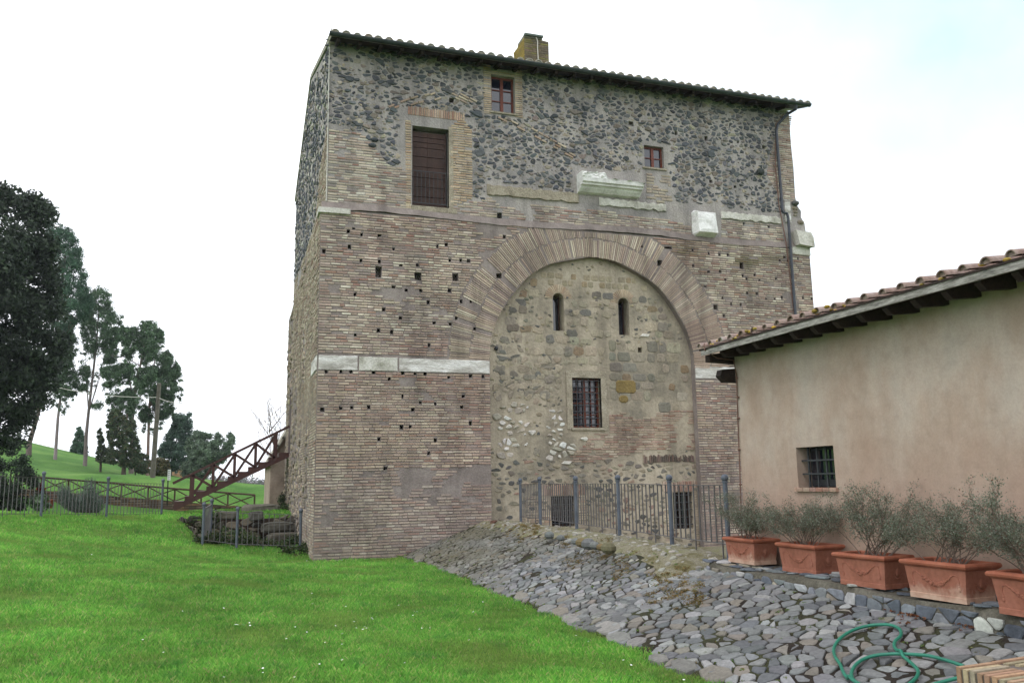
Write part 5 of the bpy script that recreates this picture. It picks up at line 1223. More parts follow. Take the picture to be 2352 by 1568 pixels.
# ---------------------------------------------------------------- railings with ball-topped posts
def railing(name, pts, h, label, group, bar_gap=.14, posts=None):
    x0, y0, z0 = pts[0]; root = empty('metal_fence', (x0, y0, z0), label, 'fence', group)
    for i, (x, y, z) in enumerate(pts):
        if posts is None or posts[i]:
            b = MB(); b.tube([(x, y, z-.15), (x, y, z+h)], .036, 10); b.tube([(x, y, z+h), (x, y, z+h+.02)], .05, 10); p = b.build('post', M['iron'], root)
            b = MB(); b.sphere((x, y, z+h+.065), .056, 12, 8); b.build('ball', M['iron'], p, True)
    for i in range(len(pts)-1):
        a, c = Vector(pts[i]), Vector(pts[i+1]); d = c-a; L = d.length; b = MB(); t = d.normalized()*.04
        for hh in (h-.045, .13): b.bar(a+t+Vector((0, 0, hh)), c-t+Vector((0, 0, hh)), .034, .01)
        n_ = max(2, int(L/bar_gap)); 
        for k in range(1, n_):
            p = a+d*k/n_; b.bar(p+Vector((0, 0, -.12 if k % 5 == 0 else .13)), p+Vector((0, 0, h-.045)), .017, .017, (0, 1, 0))
        b.build('railing_panel', M['iron_bar'], root)
    return root
RP = [(5.22, -.12, .80), (5.05, -2.05, .82), (4.92, -4.6, .82), (4.83, -6.85, .82), (4.80, -8.85, .80), (4.78, -10.52, .79)]
railing('ramp', RP, 1.0, 'grey-blue railing with ball-topped posts in front of the walled-up arch', 'grey-blue ball-topped railings')
def lz(x, y): return float(lawn(np.array([float(x)]), np.array([float(y)]))[0])
LP = [(-9.75, .2), (-8.3, 2.5), (-6.87, 4.75), (-5.53, 6.9), (-4.15, 9.0)]
railing('left', [(x, y, lz(x, y)-.02) for x, y in LP], 1.14, 'grey-blue railing along the lawn crest in front of the rosemary bush', 'grey-blue ball-topped railings')
CPt = [(-2.5, 4.1), (-2.66, 2.7), (-1.81, 2.5), (-.22, 1.95)]
railing('corner', [(x, y, max(lz(x, y), [.40, .33, .2, .12][i])) for i, (x, y) in enumerate(CPt)], .98, 'short grey-blue railing round the sunken pit at the gatehouse corner', 'grey-blue ball-topped railings')

# ---------------------------------------------------------------- outside stair to the side door
SY = 10.2; sa = empty('stair', (-3.85, SY, 1.0), 'red-brown outside stair with crossed railing climbing to the gatehouse side door', 'stair')
zs0, zs1 = 1.05, 2.86; xs0, xs1 = -3.86, -.07
zst = lambda x: zs0+(zs1-zs0)*(x-xs0)/(xs1-xs0)
for y in (SY, SY+1.15):
    b = MB(); b.bar((xs0, y, zs0+.05), (xs1, y, zs1+.05), .08, .17); b.build('stringer', M['wood_stair'], sa)
NT = 11
for k in range(NT):
    x = xs0+(xs1-xs0)*(k+.0)/NT; b = MB(); zt = zst(x+.35)+.09; b.box(x+.0, x+.37, SY+.03-.07, SY+1.12, zt, zt+.03); b.box(x+.0, x+.03, SY+.03-.04, SY+1.12, zt-.13, zt-.001); b.mesh([(x+.0, SY-.036, zst(x)+.05), (x+.0, SY-.036, zt), (x+.36, SY-.036, zt), (x+.0, SY-.02, zst(x)+.05), (x+.0, SY-.02, zt), (x+.36, SY-.02, zt)], [(0, 2, 1), (3, 4, 5), (0, 3, 5, 2), (0, 1, 4, 3)]); b.build('tread', M['wood_stair'], sa)
hr0 = (-3.92, 2.0-.05); hr1 = (-.07, 3.93); zr = lambda x: hr0[1]+(hr1[1]-hr0[1])*(x-hr0[0])/(hr1[0]-hr0[0])
pxs = [-3.30, -2.62, -1.92, -1.22, -.55]
b = MB(); b.bar((hr0[0], SY-.01, hr0[1]), (hr1[0], SY-.01, hr1[1]), .09, .085); b.build('handrail', M['wood_stair'], sa)
for i, x in enumerate(pxs):
    b = MB(); wd = .15 if i in (0, 4) else .10; b.box(x-wd/2, x+wd/2, SY-.045, SY+.025, zst(x)+.05, zr(x)); b.build('post', M['wood_stair'], sa)
    if i < 4:
        x2 = pxs[i+1]
        for (xa, za, xb, zb, yy) in ((x, zr(x)-.04, x2, zst(x2)+.16, SY-.03), (x, zst(x)+.16, x2, zr(x2)-.04, SY+.012)):
            c = MB(); c.bar((xa, yy, za), (xb, yy, zb), .03, .085, (0, 0, 1)); c.build('brace', M['wood_stair'], sa)
# dark plastered annex behind, with its tiled verge
an = empty('annex', (0, 13.2, .8), 'small grey-pink plastered annex behind the stair with tiled sloping roof', 'annex')
b = MB(); gp = [(-.58, .3), (1.2, .3), (1.2, 5.6), (-.0, 4.55), (-.58, 2.8)]
gp = [(-.58, .3), (1.4, .3), (1.4, 6.2), (-.58, 2.75)]
b.mesh([(x, 13.0, z) for x, z in gp]+[(x, 19, z) for x, z in gp], [(0, 1, 2, 3), (7, 6, 5, 4), (0, 4, 7, 3), (1, 5, 6, 2)]); b.build('wall', M['plaster_pink'], an)
b = MB(); sx = (6.2-2.75)/1.98
for y0, y1, off, th in ((12.8, 19.2, .02, .1),): b.mesh([(-.72, y0, 2.75-.14*sx+off), (1.5, y0, 6.2+.1*sx+off), (1.5, y1, 6.2+.1*sx+off), (-.72, y1, 2.75-.14*sx+off), (-.72, y0, 2.75-.14*sx+off+th), (1.5, y0, 6.2+.1*sx+off+th), (1.5, y1, 6.2+.1*sx+off+th), (-.72, y1, 2.75-.14*sx+off+th)], [(3, 2, 1, 0), (4, 5, 6, 7), (0, 1, 5, 4), (2, 3, 7, 6), (3, 0, 4, 7)])
for k in range(12): t0 = k/12; b.bar((-.72+2.2*t0, 12.8, 2.75-.14*sx+2.2*t0*sx+.15), (-.72+2.2*(t0+.1), 12.8, 2.75-.14*sx+2.2*(t0+.1)*sx+.16), .14, .08)
b.build('roof', M['tile_grey'], an)

# ---------------------------------------------------------------- the sunken pit by the corner
pw = MB(); fr_b = lambda u, v, o: (u, 6.25-o, v); pw.box(-3.45, -.07, 6.25, 6.5, -.2, .82); pw.mi = 1
stones(pw, fr_b, [(-3.2, -.1), (-.1, -.1), (-.1, .86), (-3.2, .9)], [], .34, .2, .06, .92, lambda u, v: jit(rnd.choice([S(92, 86, 76), S(74, 72, 66), S(112, 104, 90), S(84, 82, 60)]), .15), (.02, .1), .04, .45, (.8, 1.05), .15)
tag(pw.build('pit_wall', [M['soil'], M['stone']]), 'dark mossy rubble wall at the back of the sunken pit', 'wall')
pw = MB(); fr_l = lambda u, v, o: (-2.72-.2*(u-3)+o-.12*(v-.3), u, v); pw.mesh([fr_l(2.9, -.2, -.06), fr_l(6.4, -.2, -.06), fr_l(6.4, .9, -.06), fr_l(2.9, .42, -.06)], [(0, 1, 2, 3)]); pw.mi = 1
stones(pw, fr_l, [(2.9, -.1), (6.3, -.1), (6.3, .92), (4.5, .8), (2.9, .42)], [], .38, .24, .06, .9, lambda u, v: jit(rnd.choice([S(84, 78, 68), S(66, 62, 54), S(104, 96, 84), S(78, 78, 54)]), .15), (.02, .14), .05, .45, (.8, 1.05), .15)
tag(pw.build('bank_wall', [M['soil'], M['stone']]), 'rough dark stones holding the bank below the stair foot', 'wall')
def boulder(c, sz, col, label, seed, rz=0):
    b = MB(); b.sphere((0, 0, 0), 1, 14, 9, (1, 1, 1), col); n0 = []
    for p in b.v:
        v = Vector(p); k = 1+.16*mnoise.noise(v*1.6+Vector((seed, 0, 0))); q = Vector([math.copysign(abs(t)**.42, t) for t in v])*(k+.10*mnoise.noise(v*4+Vector((0, seed, 0))))
        n0.append((c[0]+(q.x*math.cos(rz)-q.y*math.sin(rz))*sz[0], c[1]+(q.x*math.sin(rz)+q.y*math.cos(rz))*sz[1], c[2]+q.z*sz[2]))
    b.v = n0; tag(b.build('stone_block', M['stone'], None, False), label, 'stone block')
boulder((-.62, 5.6, .58), (.5, .35, .15), S(78, 75, 66), 'long grey stone block on the ledge beside the gatehouse side wall', 1)
boulder((-.40, 5.0, .30), (.55, .3, .15), S(84, 79, 68), 'flat brownish stone slab low in the pit beside the side wall', 2)
boulder((-1.25, 5.95, .92), (.22, .2, .14), S(84, 82, 74), 'small grey stone on top of the pit wall', 3)
boulder((-1.0, 9.6, 1.02), (.62, .35, .16), S(112, 108, 96), 'weathered grey slab lying on the grass between stair and annex', 4, .1)
boulder((-2.1, 6.4, .95), (.35, .2, .12), S(98, 94, 82), 'mossy stone at the left end of the pit wall top', 5)

# ---------------------------------------------------------------- wooden fence on its retaining wall, far side of the hollow
WF = [(94, 1095, 53.5), (155, 1100, 54), (243, 1107, 54.5), (424, 1123, 55), (620, 1138, 55.5)]
wf = empty('wooden_fence', tuple(at(243, 1107, 55)), 'brown wooden fence with crossed rails running below the green hill', 'fence')
def wrail(px): y = np.interp(px, [40, 94, 243, 424, 640], [1090, 1095, 1107, 1123, 1139.5]); return Vector(at(px, float(y), 54.5))
pxl = []; px = 36
while px < 646: pxl.append(px); px += 61
for i, px in enumerate(pxl):
    t_ = wrail(px); b = MB(); b.tube([t_-Vector((0, 0, .95)), t_], .055, 7); b.build('post', M['wood_fence'], wf)
    if i < len(pxl)-1:
        n_ = wrail(pxl[i+1]); b = MB(); b.tube([t_-Vector((0, 0, .02)), n_-Vector((0, 0, .02))], .06, 7); b.build('top_rail', M['wood_fence'], wf)
        for s0, s1, oy in ((.06, .82, -.05), (.82, .06, .05)): b = MB(); b.tube([t_-Vector((0, oy, s0)), n_-Vector((0, oy, s1))], .04, 6); b.build('brace', M['wood_fence'], wf)
rw = MB(); pa = wrail(36)-Vector((0, .15, .86)); pb = wrail(640)-Vector((0, .15, .86)); d = pb-pa
fr_w = lambda u, v, o: (pa.x+d.x*u/d.length, pa.y+d.y*u/d.length-o, v)
Lw = d.length; top = lambda u: pa.z+d.z*u/Lw
rw.mesh([fr_w(0, -2, 0), fr_w(Lw, -2, 0), fr_w(Lw, top(Lw), 0), fr_w(0, top(0), 0), fr_w(0, top(0), -.3), fr_w(Lw, top(Lw), -.3)], [(0, 1, 2, 3), (3, 2, 5, 4)]); rw.mi = 1
bricks(rw, fr_w, [[(.02, -1.2), (Lw, -1.2), (Lw, top(Lw)), (.02, top(0))]], [], -1.2, pa.z, .16, (.3, .7), (.02, .06), lambda u, v: jit(rnd.choice([S(106, 86, 74), S(92, 78, 68), S(120, 104, 90), S(116, 92, 68)]), .15), .02)
tag(rw.build('retaining_wall', [M['soil'], M['brick']]), 'brownish stone retaining wall under the wooden fence', 'wall')
# pole, wires, sign, cottage
pb_ = at(347, 1143, 60); pt_ = at(366, 880, 59.6); pole = empty('utility_pole', tuple(pb_), 'leaning grey wooden utility pole on the hillside beside the tall trees', 'pole')
M['pole_wood'] = mat_noise('grey_pole_wood', [(.3, S(92, 86, 80)), (.7, S(118, 111, 104))], 4, .9, 40, .2, .3, .01)
b = MB(); b.tube([tuple(pb_-np.array([0, 0, .5])), tuple((pb_+pt_)/2), tuple(pt_)], [.2, .17, .13], 9); b.build('shaft', M['pole_wood'], pole)
for (px0, py0, d0), (px1, py1, d1), sg in [((366, 912, 59.6), (60, 868, 75), .5), ((366, 914, 59.6), (420, 925, 52), .1), ((366, 918, 59.6), (480, 955, 60), .2)][:2]:
    a, c = at(px0, py0, d0), at(px1, py1, d1); b = MB(); b.tube([tuple(a+(c-a)*t-np.array([0, 0, sg*4*t*(1-t)])) for t in np.linspace(0, 1, 9)], .022, 5); b.build('wire', M['cable_white'], pole)
sp0 = at(384, 1160, 49); sg = empty('signpost', tuple(sp0), 'thin black post with a narrow white vertical sign near the wooden fence', 'sign')
st_ = at(387, 1076, 49); b = MB(); b.tube([tuple(sp0), tuple(st_)], .035, 7); b.build('post', M['black'], sg)
b = MB(); c_ = at(388.5, 1090, 48.93); b.box(c_[0]-.085, c_[0]+.085, c_[1]-.015, c_[1]+.015, c_[2]-.31, c_[2]+.31); pl = b.build('sign_plate', M['paint_white'], sg)
b = MB()
for k in range(5): z = c_[2]+.22-k*.11; b.box(c_[0]-.05, c_[0]+.0, c_[1]-.019, c_[1]-.0155, z-.02, z+.02); b.box(c_[0]+.015, c_[0]+.035, c_[1]-.019, c_[1]-.0155, z-.03, z+.005)
b.build('sign_marks', M['iron_dark'], pl)
ct_ = empty('cottage', tuple(at(400, 1120, 92)), 'far low cottage with yellow-brown tiled roof beyond the hill', 'cottage')
r0, r1, r2, r3 = [at(*p) for p in ((369, 1096, 90), (431, 1098, 90), (425, 1076, 93), (370, 1076, 93))]
M['tile_ochre'] = mat_noise('ochre_roof_tile', [(.3, S(150, 118, 82)), (.7, S(176, 146, 104))], .7, .9, 3, .15, .2, .05, .2, (1, 1, 6))
b = MB(); b.mesh([r0, r1, r2, r3, r2+np.array([.8, 5, -1.0]), r3+np.array([0, 5, -1.0])], [(0, 1, 2, 3), (3, 2, 4, 5)]); b.build('roof', M['tile_ochre'], ct_)
q0, q1 = r0+np.array([.3, .4, -.05]), r1+np.array([-.4, .4, -.05]); b = MB(); b.mesh([q0, q1, q1-np.array([0, 0, 3]), q0-np.array([0, 0, 3]), q1+np.array([0, 5, 0]), q1+np.array([0, 5, -3])], [(0, 1, 2, 3), (1, 4, 5, 2)]); b.build('wall', M['plaster_pink'], ct_)
cc = at(404.5, 1076, 91.5); b = MB(); b.box(cc[0]-.14, cc[0]+.14, cc[1]-.14, cc[1]+.14, cc[2]-.5, cc[2]+.42); b.build('chimney', M['brick'], ct_)

# ---------------------------------------------------------------- vegetation
def polydist(P, x, y):
    d = 1e9; n = len(P)
    for i in range(n):
        a, b = P[i], P[(i+1) % n]; vx, vy = b[0]-a[0], b[1]-a[1]; t = max(0, min(1, ((x-a[0])*vx+(y-a[1])*vy)/(vx*vx+vy*vy+1e-9)))
        d = min(d, math.hypot(a[0]+vx*t-x, a[1]+vy*t-y))
    return d
def leafcloud(cent, rad, per, size, cols, seed, drop=0.0, flat=.75, aspect=.5):
    """leaf-sized faces around clump centres; cols: list of (colour, weight)"""
    g = np.random.default_rng(seed); n = len(cent); cent = np.asarray(cent); rad = np.asarray(rad).reshape(-1, 1)
    P = np.repeat(cent, per, 0); r = np.repeat(rad, per, 0); D = g.normal(0, 1, P.shape); D /= np.linalg.norm(D, axis=1)[:, None]; D[:, 2] *= flat
    P = P+D*r*(g.uniform(0, 1, (len(P), 1))**.8)*1.5; P[:, 2] -= drop*g.uniform(0, 1, len(P))*r[:, 0]
    A = g.normal(0, 1, P.shape); A[:, 2] -= drop*1.5; A /= np.linalg.norm(A, axis=1)[:, None]; B = np.cross(A, g.normal(0, 1, P.shape)); B /= np.linalg.norm(B, axis=1)[:, None]
    s = g.uniform(.6, 1.3, (len(P), 1))*size; wv = s*aspect
    V = np.stack([P-A*s*.5, P+B*wv*.5, P+A*s*.5, P-B*wv*.5], 1).reshape(-1, 3); Fq = np.arange(len(V)).reshape(-1, 4)
    wts = np.array([c[1] for c in cols]); tone = np.repeat(g.uniform(.75, 1.25, n), per)[:, None]
    col = np.array([c[0] for c in cols])[g.choice(len(cols), len(P), p=wts/wts.sum())]*g.uniform(.8, 1.2, (len(P), 1))*tone
    return V, Fq, np.repeat(col, 4, 0)
def clumps(poly, dep, n, rpx, thick, seed, holes=0):
    r_ = random.Random(seed); xs_ = [p[0] for p in poly]; ys_ = [p[1] for p in poly]; C_ = []; Rr = []; tries = 0
    while len(C_) < n and tries < n*60:
        tries += 1; x, y = r_.uniform(min(xs_), max(xs_)), r_.uniform(min(ys_), max(ys_))
        if not inpoly(x, y, poly): continue
        if holes and mnoise.noise(Vector((x*.05, y*.045, seed)))+.6*mnoise.noise(Vector((x*.14, y*.12, seed+3))) > .40-holes*2: continue
        e = polydist(poly, x, y); k = r_.uniform(.6, 1.25); rp = min(rpx*k, e*1.1+rpx*.55)
        th = min(thick, e*dep/FPX*1.3+.3); C_.append(at(x, y, dep+r_.uniform(-1, 1)*th)); Rr.append(rp*dep/FPX)
    return C_, Rr
def tree(name, label, cat, trunk, polys, dep, n, rpx, per, size0, cols, seed, thick=4, holes=.0, bark=S(128, 116, 108), tr=.28, group=None, limbs=10, drop=.0, aspect=.5, flat=.8, airy=None):
    """trunk: photograph polyline from base to top; crown grown inside outlines given with real depth"""
    size = size0
    if name != 'oak_tree' and dep > 60: n = int(n*5.2); rpx = rpx*.50; per = int(per*.36); size = size0*.85; tr = tr*.66
    base = at(trunk[0][0], trunk[0][1], dep); root = empty(name, tuple(base), label, cat, group); r_ = random.Random(seed)
    tp = [tuple(at(x, y, dep)) for x, y in trunk]; tp = [(tp[0][0], tp[0][1], tp[0][2]-1.2)]+tp; b = MB(); b.col = bark
    m_ = len(tp); b.tube(tp, [tr*(1.15-.85*k/(m_-1)) for k in range(m_)], 8)
    C_, Rr = [], []
    tot = sum(abs(sum(p[i][0]*p[(i+1) % len(p)][1]-p[(i+1) % len(p)][0]*p[i][1] for i in range(len(p)))) for p in polys)
    for q, p in enumerate(polys):
        a_ = abs(sum(p[i][0]*p[(i+1) % len(p)][1]-p[(i+1) % len(p)][0]*p[i][1] for i in range(len(p)))); c, rr = clumps(p, dep, max(4, int(n*a_/tot)), rpx, thick, seed+q, holes); C_ += c; Rr += rr
    if airy:
        c, rr = clumps(airy, dep, 150, 5, thick, seed+50, .05); C_ += c; Rr += rr
    for k in range(min(limbs, len(C_))):                           # limbs from the trunk out to clumps
        c = Vector(C_[r_.randrange(len(C_))].tolist()); t0 = Vector(tp[r_.randint(max(1, m_//2), m_-1)]); 
        s = t0 if t0.z < c.z else Vector(tp[max(1, m_//2)]); mid = (s+c)/2+Vector((r_.uniform(-.3, .3), r_.uniform(-.3, .3), (c-s).length*.08)); b.tube([s, mid, c], [tr*.26, tr*.18, tr*.05], 5)
    b.build('trunk', M['bark'], root)
    V, Fq, cc_ = leafcloud(C_, Rr, per, size, cols, seed, drop, flat, aspect); np_mesh('crown', V, Fq, cc_, M['leaf'], root); return root
OAK = [(S(54, 66, 52), .45), (S(66, 78, 60), .35), (S(42, 52, 44), .2)]
EUC = [(S(88, 112, 84), .4), (S(108, 132, 100), .35), (S(70, 90, 70), .25)]
PINE = [(S(74, 104, 82), .5), (S(60, 88, 70), .3), (S(92, 120, 94), .2)]
OLIVE = [(S(110, 128, 106), .5), (S(92, 110, 90), .3), (S(128, 142, 122), .2)]
IVY = [(S(66, 84, 58), .5), (S(84, 98, 66), .3), (S(98, 92, 68), .2)]
tree('oak_tree', 'huge dark evergreen oak filling the left edge of the photo', 'tree', [(-60, 1110), (-55, 900), (-50, 700)], [[(-330, 560), (-200, 450), (-50, 428), (20, 430), (41, 442), (76, 448), (112, 485), (118, 560), (127, 659), (140, 754), (152, 805), (113, 895), (93, 951), (56, 985), (42, 1033), (-60, 1055), (-250, 1040), (-330, 900)]], 44, 900, 24, 170, .24, OAK, 1, 6, .0, S(70, 62, 56), .4, None, 10, .1, .5)
tree('pine_tree', 'tall blue-green pine rising just behind the dark oak', 'tree', [(68, 1015), (84, 962), (110, 860), (140, 700), (150, 580)], [[(108, 505), (140, 517), (152, 520), (170, 542), (187, 572), (184, 600), (202, 648), (212, 700), (196, 735), (160, 745), (150, 800), (128, 820), (118, 700)]], 78, 120, 17, 150, .30, PINE, 2, 4, .09, S(110, 96, 92), .33, None, 14, .15, .3)
tree('eucalyptus_tree', 'slim eucalyptus with a bare pale trunk, left of the forked one', 'tree', [(128, 1034), (133, 960), (140, 905), (149, 830), (152, 770)], [[(140, 742), (166, 745), (170, 790), (163, 830), (172, 872), (168, 915), (150, 905), (128, 912), (122, 890), (136, 850)]], 82, 52, 13, 120, .30, EUC, 3, 3, .06, S(152, 138, 140), .24, 'eucalyptus trees on the hill', 8, .7, .3, .8, [(122, 740), (172, 735), (178, 850), (174, 930), (140, 955), (120, 930)])
tree('eucalyptus_tree', 'forked eucalyptus with airy crown standing beside the small dark conifer', 'tree', [(196, 1054), (198, 1000), (203, 950), (212, 872), (222, 790), (226, 720)], [[(198, 655), (214, 690), (200, 720), (190, 700)], [(214, 660), (236, 652), (254, 678), (258, 715), (282, 745), (283, 770), (268, 800), (262, 830), (244, 838), (232, 812), (214, 820), (190, 800), (186, 745), (205, 700)], [(165, 850), (205, 840), (208, 878), (190, 900), (172, 884)], [(208, 926), (232, 918), (236, 934), (214, 944)]], 82, 130, 13, 105, .28, EUC, 4, 3.5, .08, S(132, 118, 118), .28, 'eucalyptus trees on the hill', 8, .7, .3, .8, [(180, 690), (230, 650), (288, 735), (284, 850), (240, 900), (170, 905), (165, 830)])
tree('eucalyptus_tree', 'broad clumpy eucalyptus, tallest of the group left of the utility pole', 'tree', [(303, 1058), (303, 985), (306, 920), (322, 840), (332, 780)], [[(284, 756), (296, 744), (316, 746), (316, 790), (300, 824), (284, 812)], [(322, 742), (340, 737), (366, 742), (374, 765), (374, 800), (360, 830), (330, 836), (318, 800)], [(234, 846), (262, 838), (300, 832), (308, 860), (296, 880), (262, 884), (240, 890)], [(312, 846), (352, 838), (360, 868), (330, 900), (312, 880)], [(246, 920), (300, 890), (318, 920), (300, 968), (262, 950)]], 80, 150, 13, 140, .28, EUC, 5, 4, .06, S(140, 124, 122), .32, 'eucalyptus trees on the hill', 12, .5, .32, .8, [(236, 835), (282, 745), (340, 736), (376, 760), (366, 860), (322, 960), (250, 960)])
tree('eucalyptus_tree', 'eucalyptus with reddish straight trunk beside the utility pole', 'tree', [(339, 1080), (341, 1000), (343, 935), (348, 870), (360, 800)], [[(372, 812), (384, 804), (394, 812), (394, 840), (412, 836), (410, 862), (416, 892), (396, 905), (394, 948), (370, 964), (352, 940), (350, 880), (358, 846)], [(318, 948), (340, 930), (346, 960), (326, 968)]], 84, 90, 13, 140, .28, EUC, 6, 4, .07, S(158, 132, 124), .25, 'eucalyptus trees on the hill', 8, .5, .32, .8, [(320, 890), (350, 840), (385, 800), (416, 835), (420, 900), (398, 965), (330, 1010), (318, 960)])
tree('ivy_tree', 'trunk thickly wrapped in dark ivy, under the broad eucalyptus', 'tree', [(285, 1066), (290, 1000), (292, 950)], [[(250, 950), (268, 940), (288, 962), (308, 965), (314, 1000), (322, 1035), (330, 1072), (300, 1074), (270, 1066), (246, 1062), (252, 1020), (246, 985)]], 78, 80, 10, 130, .26, IVY, 7, 2.5, 0, S(90, 78, 70), .3, None, 6)
tree('ivy_tree', 'thin ivy-covered stump among low bushes, left of the ivy-wrapped trunk', 'tree', [(232, 1056), (231, 1020), (229, 988)], [[(224, 992), (230, 980), (237, 995), (238, 1025), (244, 1034), (256, 1022), (264, 1062), (220, 1060), (222, 1040), (227, 1020)]], 80, 30, 7, 120, .24, IVY, 8, 1.5, 0, S(84, 74, 68), .16, None, 3)
tree('conifer', 'small dark conifer on the skyline behind the forked eucalyptus', 'conifer', [(183, 1054), (182, 1020), (181, 985)], [[(181, 978), (192, 1000), (198, 1030), (207, 1056), (158, 1056), (166, 1025), (172, 1000)]], 96, 46, 9, 120, .26, PINE, 9, 2, 0, S(80, 72, 66), .14, None, 4)
tree('tree', 'grey-green leafy tree standing right of the utility pole', 'tree', [(392, 1092), (396, 1040), (412, 990)], [[(400, 948), (412, 944), (424, 936), (434, 934), (438, 970), (440, 1010), (436, 1060), (410, 1082), (374, 1076), (366, 1040), (384, 1000), (396, 985)]], 90, 100, 13, 150, .28, [(S(84, 106, 92), .5), (S(70, 92, 80), .3), (S(98, 118, 104), .2)], 10, 3.5, .07, S(96, 88, 84), .22, None, 8)
tree('olive_tree', 'soft grey-green olive tree behind the stair railing', 'tree', [(456, 1120), (458, 1080), (470, 1030)], [[(432, 1010), (450, 990), (478, 998), (500, 995), (514, 1005), (532, 992), (538, 1015), (524, 1050), (500, 1070), (470, 1100), (440, 1110), (414, 1090), (424, 1050)]], 80, 120, 12, 150, .24, OLIVE, 11, 3.5, .08, S(88, 80, 74), .26, None, 10)
tree('bush', 'brownish-green bush at the foot of the utility pole', 'bush', [(366, 1094), (368, 1080), (372, 1070)], [[(344, 1064), (362, 1052), (384, 1058), (388, 1078), (380, 1096), (346, 1088)]], 70, 40, 9, 120, .22, [(S(86, 84, 56), .5), (S(104, 92, 62), .3), (S(66, 70, 48), .2)], 12, 1.5, 0, S(84, 74, 68), .08, None, 4)
tree('bush', 'brown hedge bush on the crest between the ivy trunk and the pole', 'bush', [(312, 1068), (314, 1056), (318, 1046)], [[(300, 1050), (318, 1040), (338, 1044), (346, 1062), (344, 1090), (300, 1080)]], 82, 30, 8, 110, .24, IVY, 13, 1.5, 0, S(84, 74, 68), .08, None, 3)
# near shrubs behind the left railing
tree('laurel_shrub', 'big dark laurel shrub behind the railing at the left edge', 'shrub', [(20, 1168), (22, 1120), (26, 1080)], [[(-90, 1040), (-20, 1046), (24, 1040), (34, 1052), (58, 1042), (70, 1070), (88, 1100), (96, 1130), (104, 1168), (-90, 1170)]], 25.5, 110, 13, 230, .085, [(S(56, 70, 56), .5), (S(42, 52, 42), .3), (S(84, 98, 80), .2)], 14, 1.6, 0, S(70, 60, 54), .06, None, 8, .1, .45)
tree('low_plant', 'low bright-leaved plant beside the first railing post at left', 'plant', [(98, 1168), (98, 1160), (98, 1152)], [[(84, 1140), (104, 1134), (112, 1160), (106, 1170), (86, 1170)]], 24.5, 14, 6, 60, .10, [(S(120, 138, 112), .5), (S(70, 96, 56), .5)], 15, .4, 0, S(70, 60, 54), .02, None, 2)
tree('low_plant', 'small shrub with dark red leaves by the first railing post', 'plant', [(96, 1146), (95, 1135), (94, 1122)], [[(88, 1108), (98, 1112), (100, 1140), (90, 1142)]], 26.5, 12, 5, 60, .09, [(S(140, 34, 34), .5), (S(92, 36, 34), .5)], 16, .4, 0, S(70, 50, 44), .02, None, 2)
tp_ = at(113, 1165, 27); b = MB(); b.tube([tuple(tp_+np.array([0, 0, -.02])), tuple(tp_+np.array([0, 0, .2])), tuple(tp_+np.array([0, 0, .24]))], [.09, .13, .145], 14); b.tube([tuple(tp_+np.array([0, 0, .22])), tuple(tp_+np.array([0, 0, .26]))], [.15, .15], 14)
tag(b.build('flower_pot', M['terracotta_rim']), 'small orange flower pot on the grass behind the left railing', 'flower pot')
# rosemary bush: upright wands
def wands(label, px0, px1, py0, py1, dep, n, cols, seed, name='rosemary_bush'):
    r_ = random.Random(seed); base = at((px0+px1)/2, py1, dep); root = empty(name, tuple(base), label, 'bush'); st_ = MB(); Cc, Rr = [], []; st_.col = S(84, 82, 74)
    for k in range(n):
        t = r_.uniform(0, 1); px = px0+(px1-px0)*t; bx = (px0+px1)/2+14+(px-(px0+px1)/2)*.45; hgt = (py1-py0)*(1-abs(2*t-1)**2*.35)*r_.uniform(.35, 1.05)*(.8+.25*math.sin(t*9+1)); d0 = dep+r_.uniform(-.7, .7)
        a = Vector(at(bx, py1, d0)); c = Vector(at(px+r_.uniform(-6, 6), py1-hgt, d0+r_.uniform(-.3, .3))); m_ = (a+c)/2+(c-a).cross(Vector((0, 1, 0)))*r_.uniform(-.08, .08)
        st_.tube([a, m_, c], [.010, .008, .004], 4, None, False)
        for q in range(9): f = .2+.8*q/8; p = a.lerp(m_, f*2) if f < .5 else m_.lerp(c, f*2-1); Cc.append(tuple(p)); Rr.append(.055)
    st_.build('stems', M['bark'], root); V, Fq, cc_ = leafcloud(Cc, Rr, 16, .05, cols, seed, 0, 1, .28); np_mesh('foliage', V, Fq, cc_, M['leaf'], root)
wands('rosemary-like grey-green bush behind the railing, between two posts', 130, 236, 1096, 1178, 27.6, 210, [(S(98, 114, 102), .5), (S(76, 92, 82), .3), (S(122, 136, 124), .2)], 21)
# ivy and weeds in the pit: nobody could count the sprigs
g = np.random.default_rng(5); Cc = []; Rr = []
for _ in range(420):
    x, y = g.uniform(-2.75, -.15), g.uniform(2.9, 6.2); z = max(-.05, lz(x, y))+g.uniform(0, .5)*(.6+.4*math.sin(x*3+1)); Cc.append((x, y, z)); Rr.append(g.uniform(.08, .18))
for _ in range(26): Cc.append((g.uniform(-.5, .1)-.2, g.uniform(1.2, 3.0), g.uniform(.05, .3))); Rr.append(g.uniform(.06, .13))
for _ in range(30): y = g.uniform(9.2, 12.5); Cc.append((-.16, y, .9+g.uniform(0, .6)*(1 if y > 11 else .3))); Rr.append(g.uniform(.08, .16))
for _ in range(30): x = g.uniform(-3.2, -2.2); Cc.append((x, 6.3, g.uniform(.4, 1.0))); Rr.append(g.uniform(.08, .2))
V, Fq, cc_ = leafcloud(Cc, Rr, 70, .075, [(S(64, 84, 44), .4), (S(48, 62, 36), .35), (S(96, 104, 70), .15), (S(104, 92, 74), .1)], 31, .1, .8, .6)
o = np_mesh('ivy', V, Fq, cc_, M['leaf'], None, 'stuff')
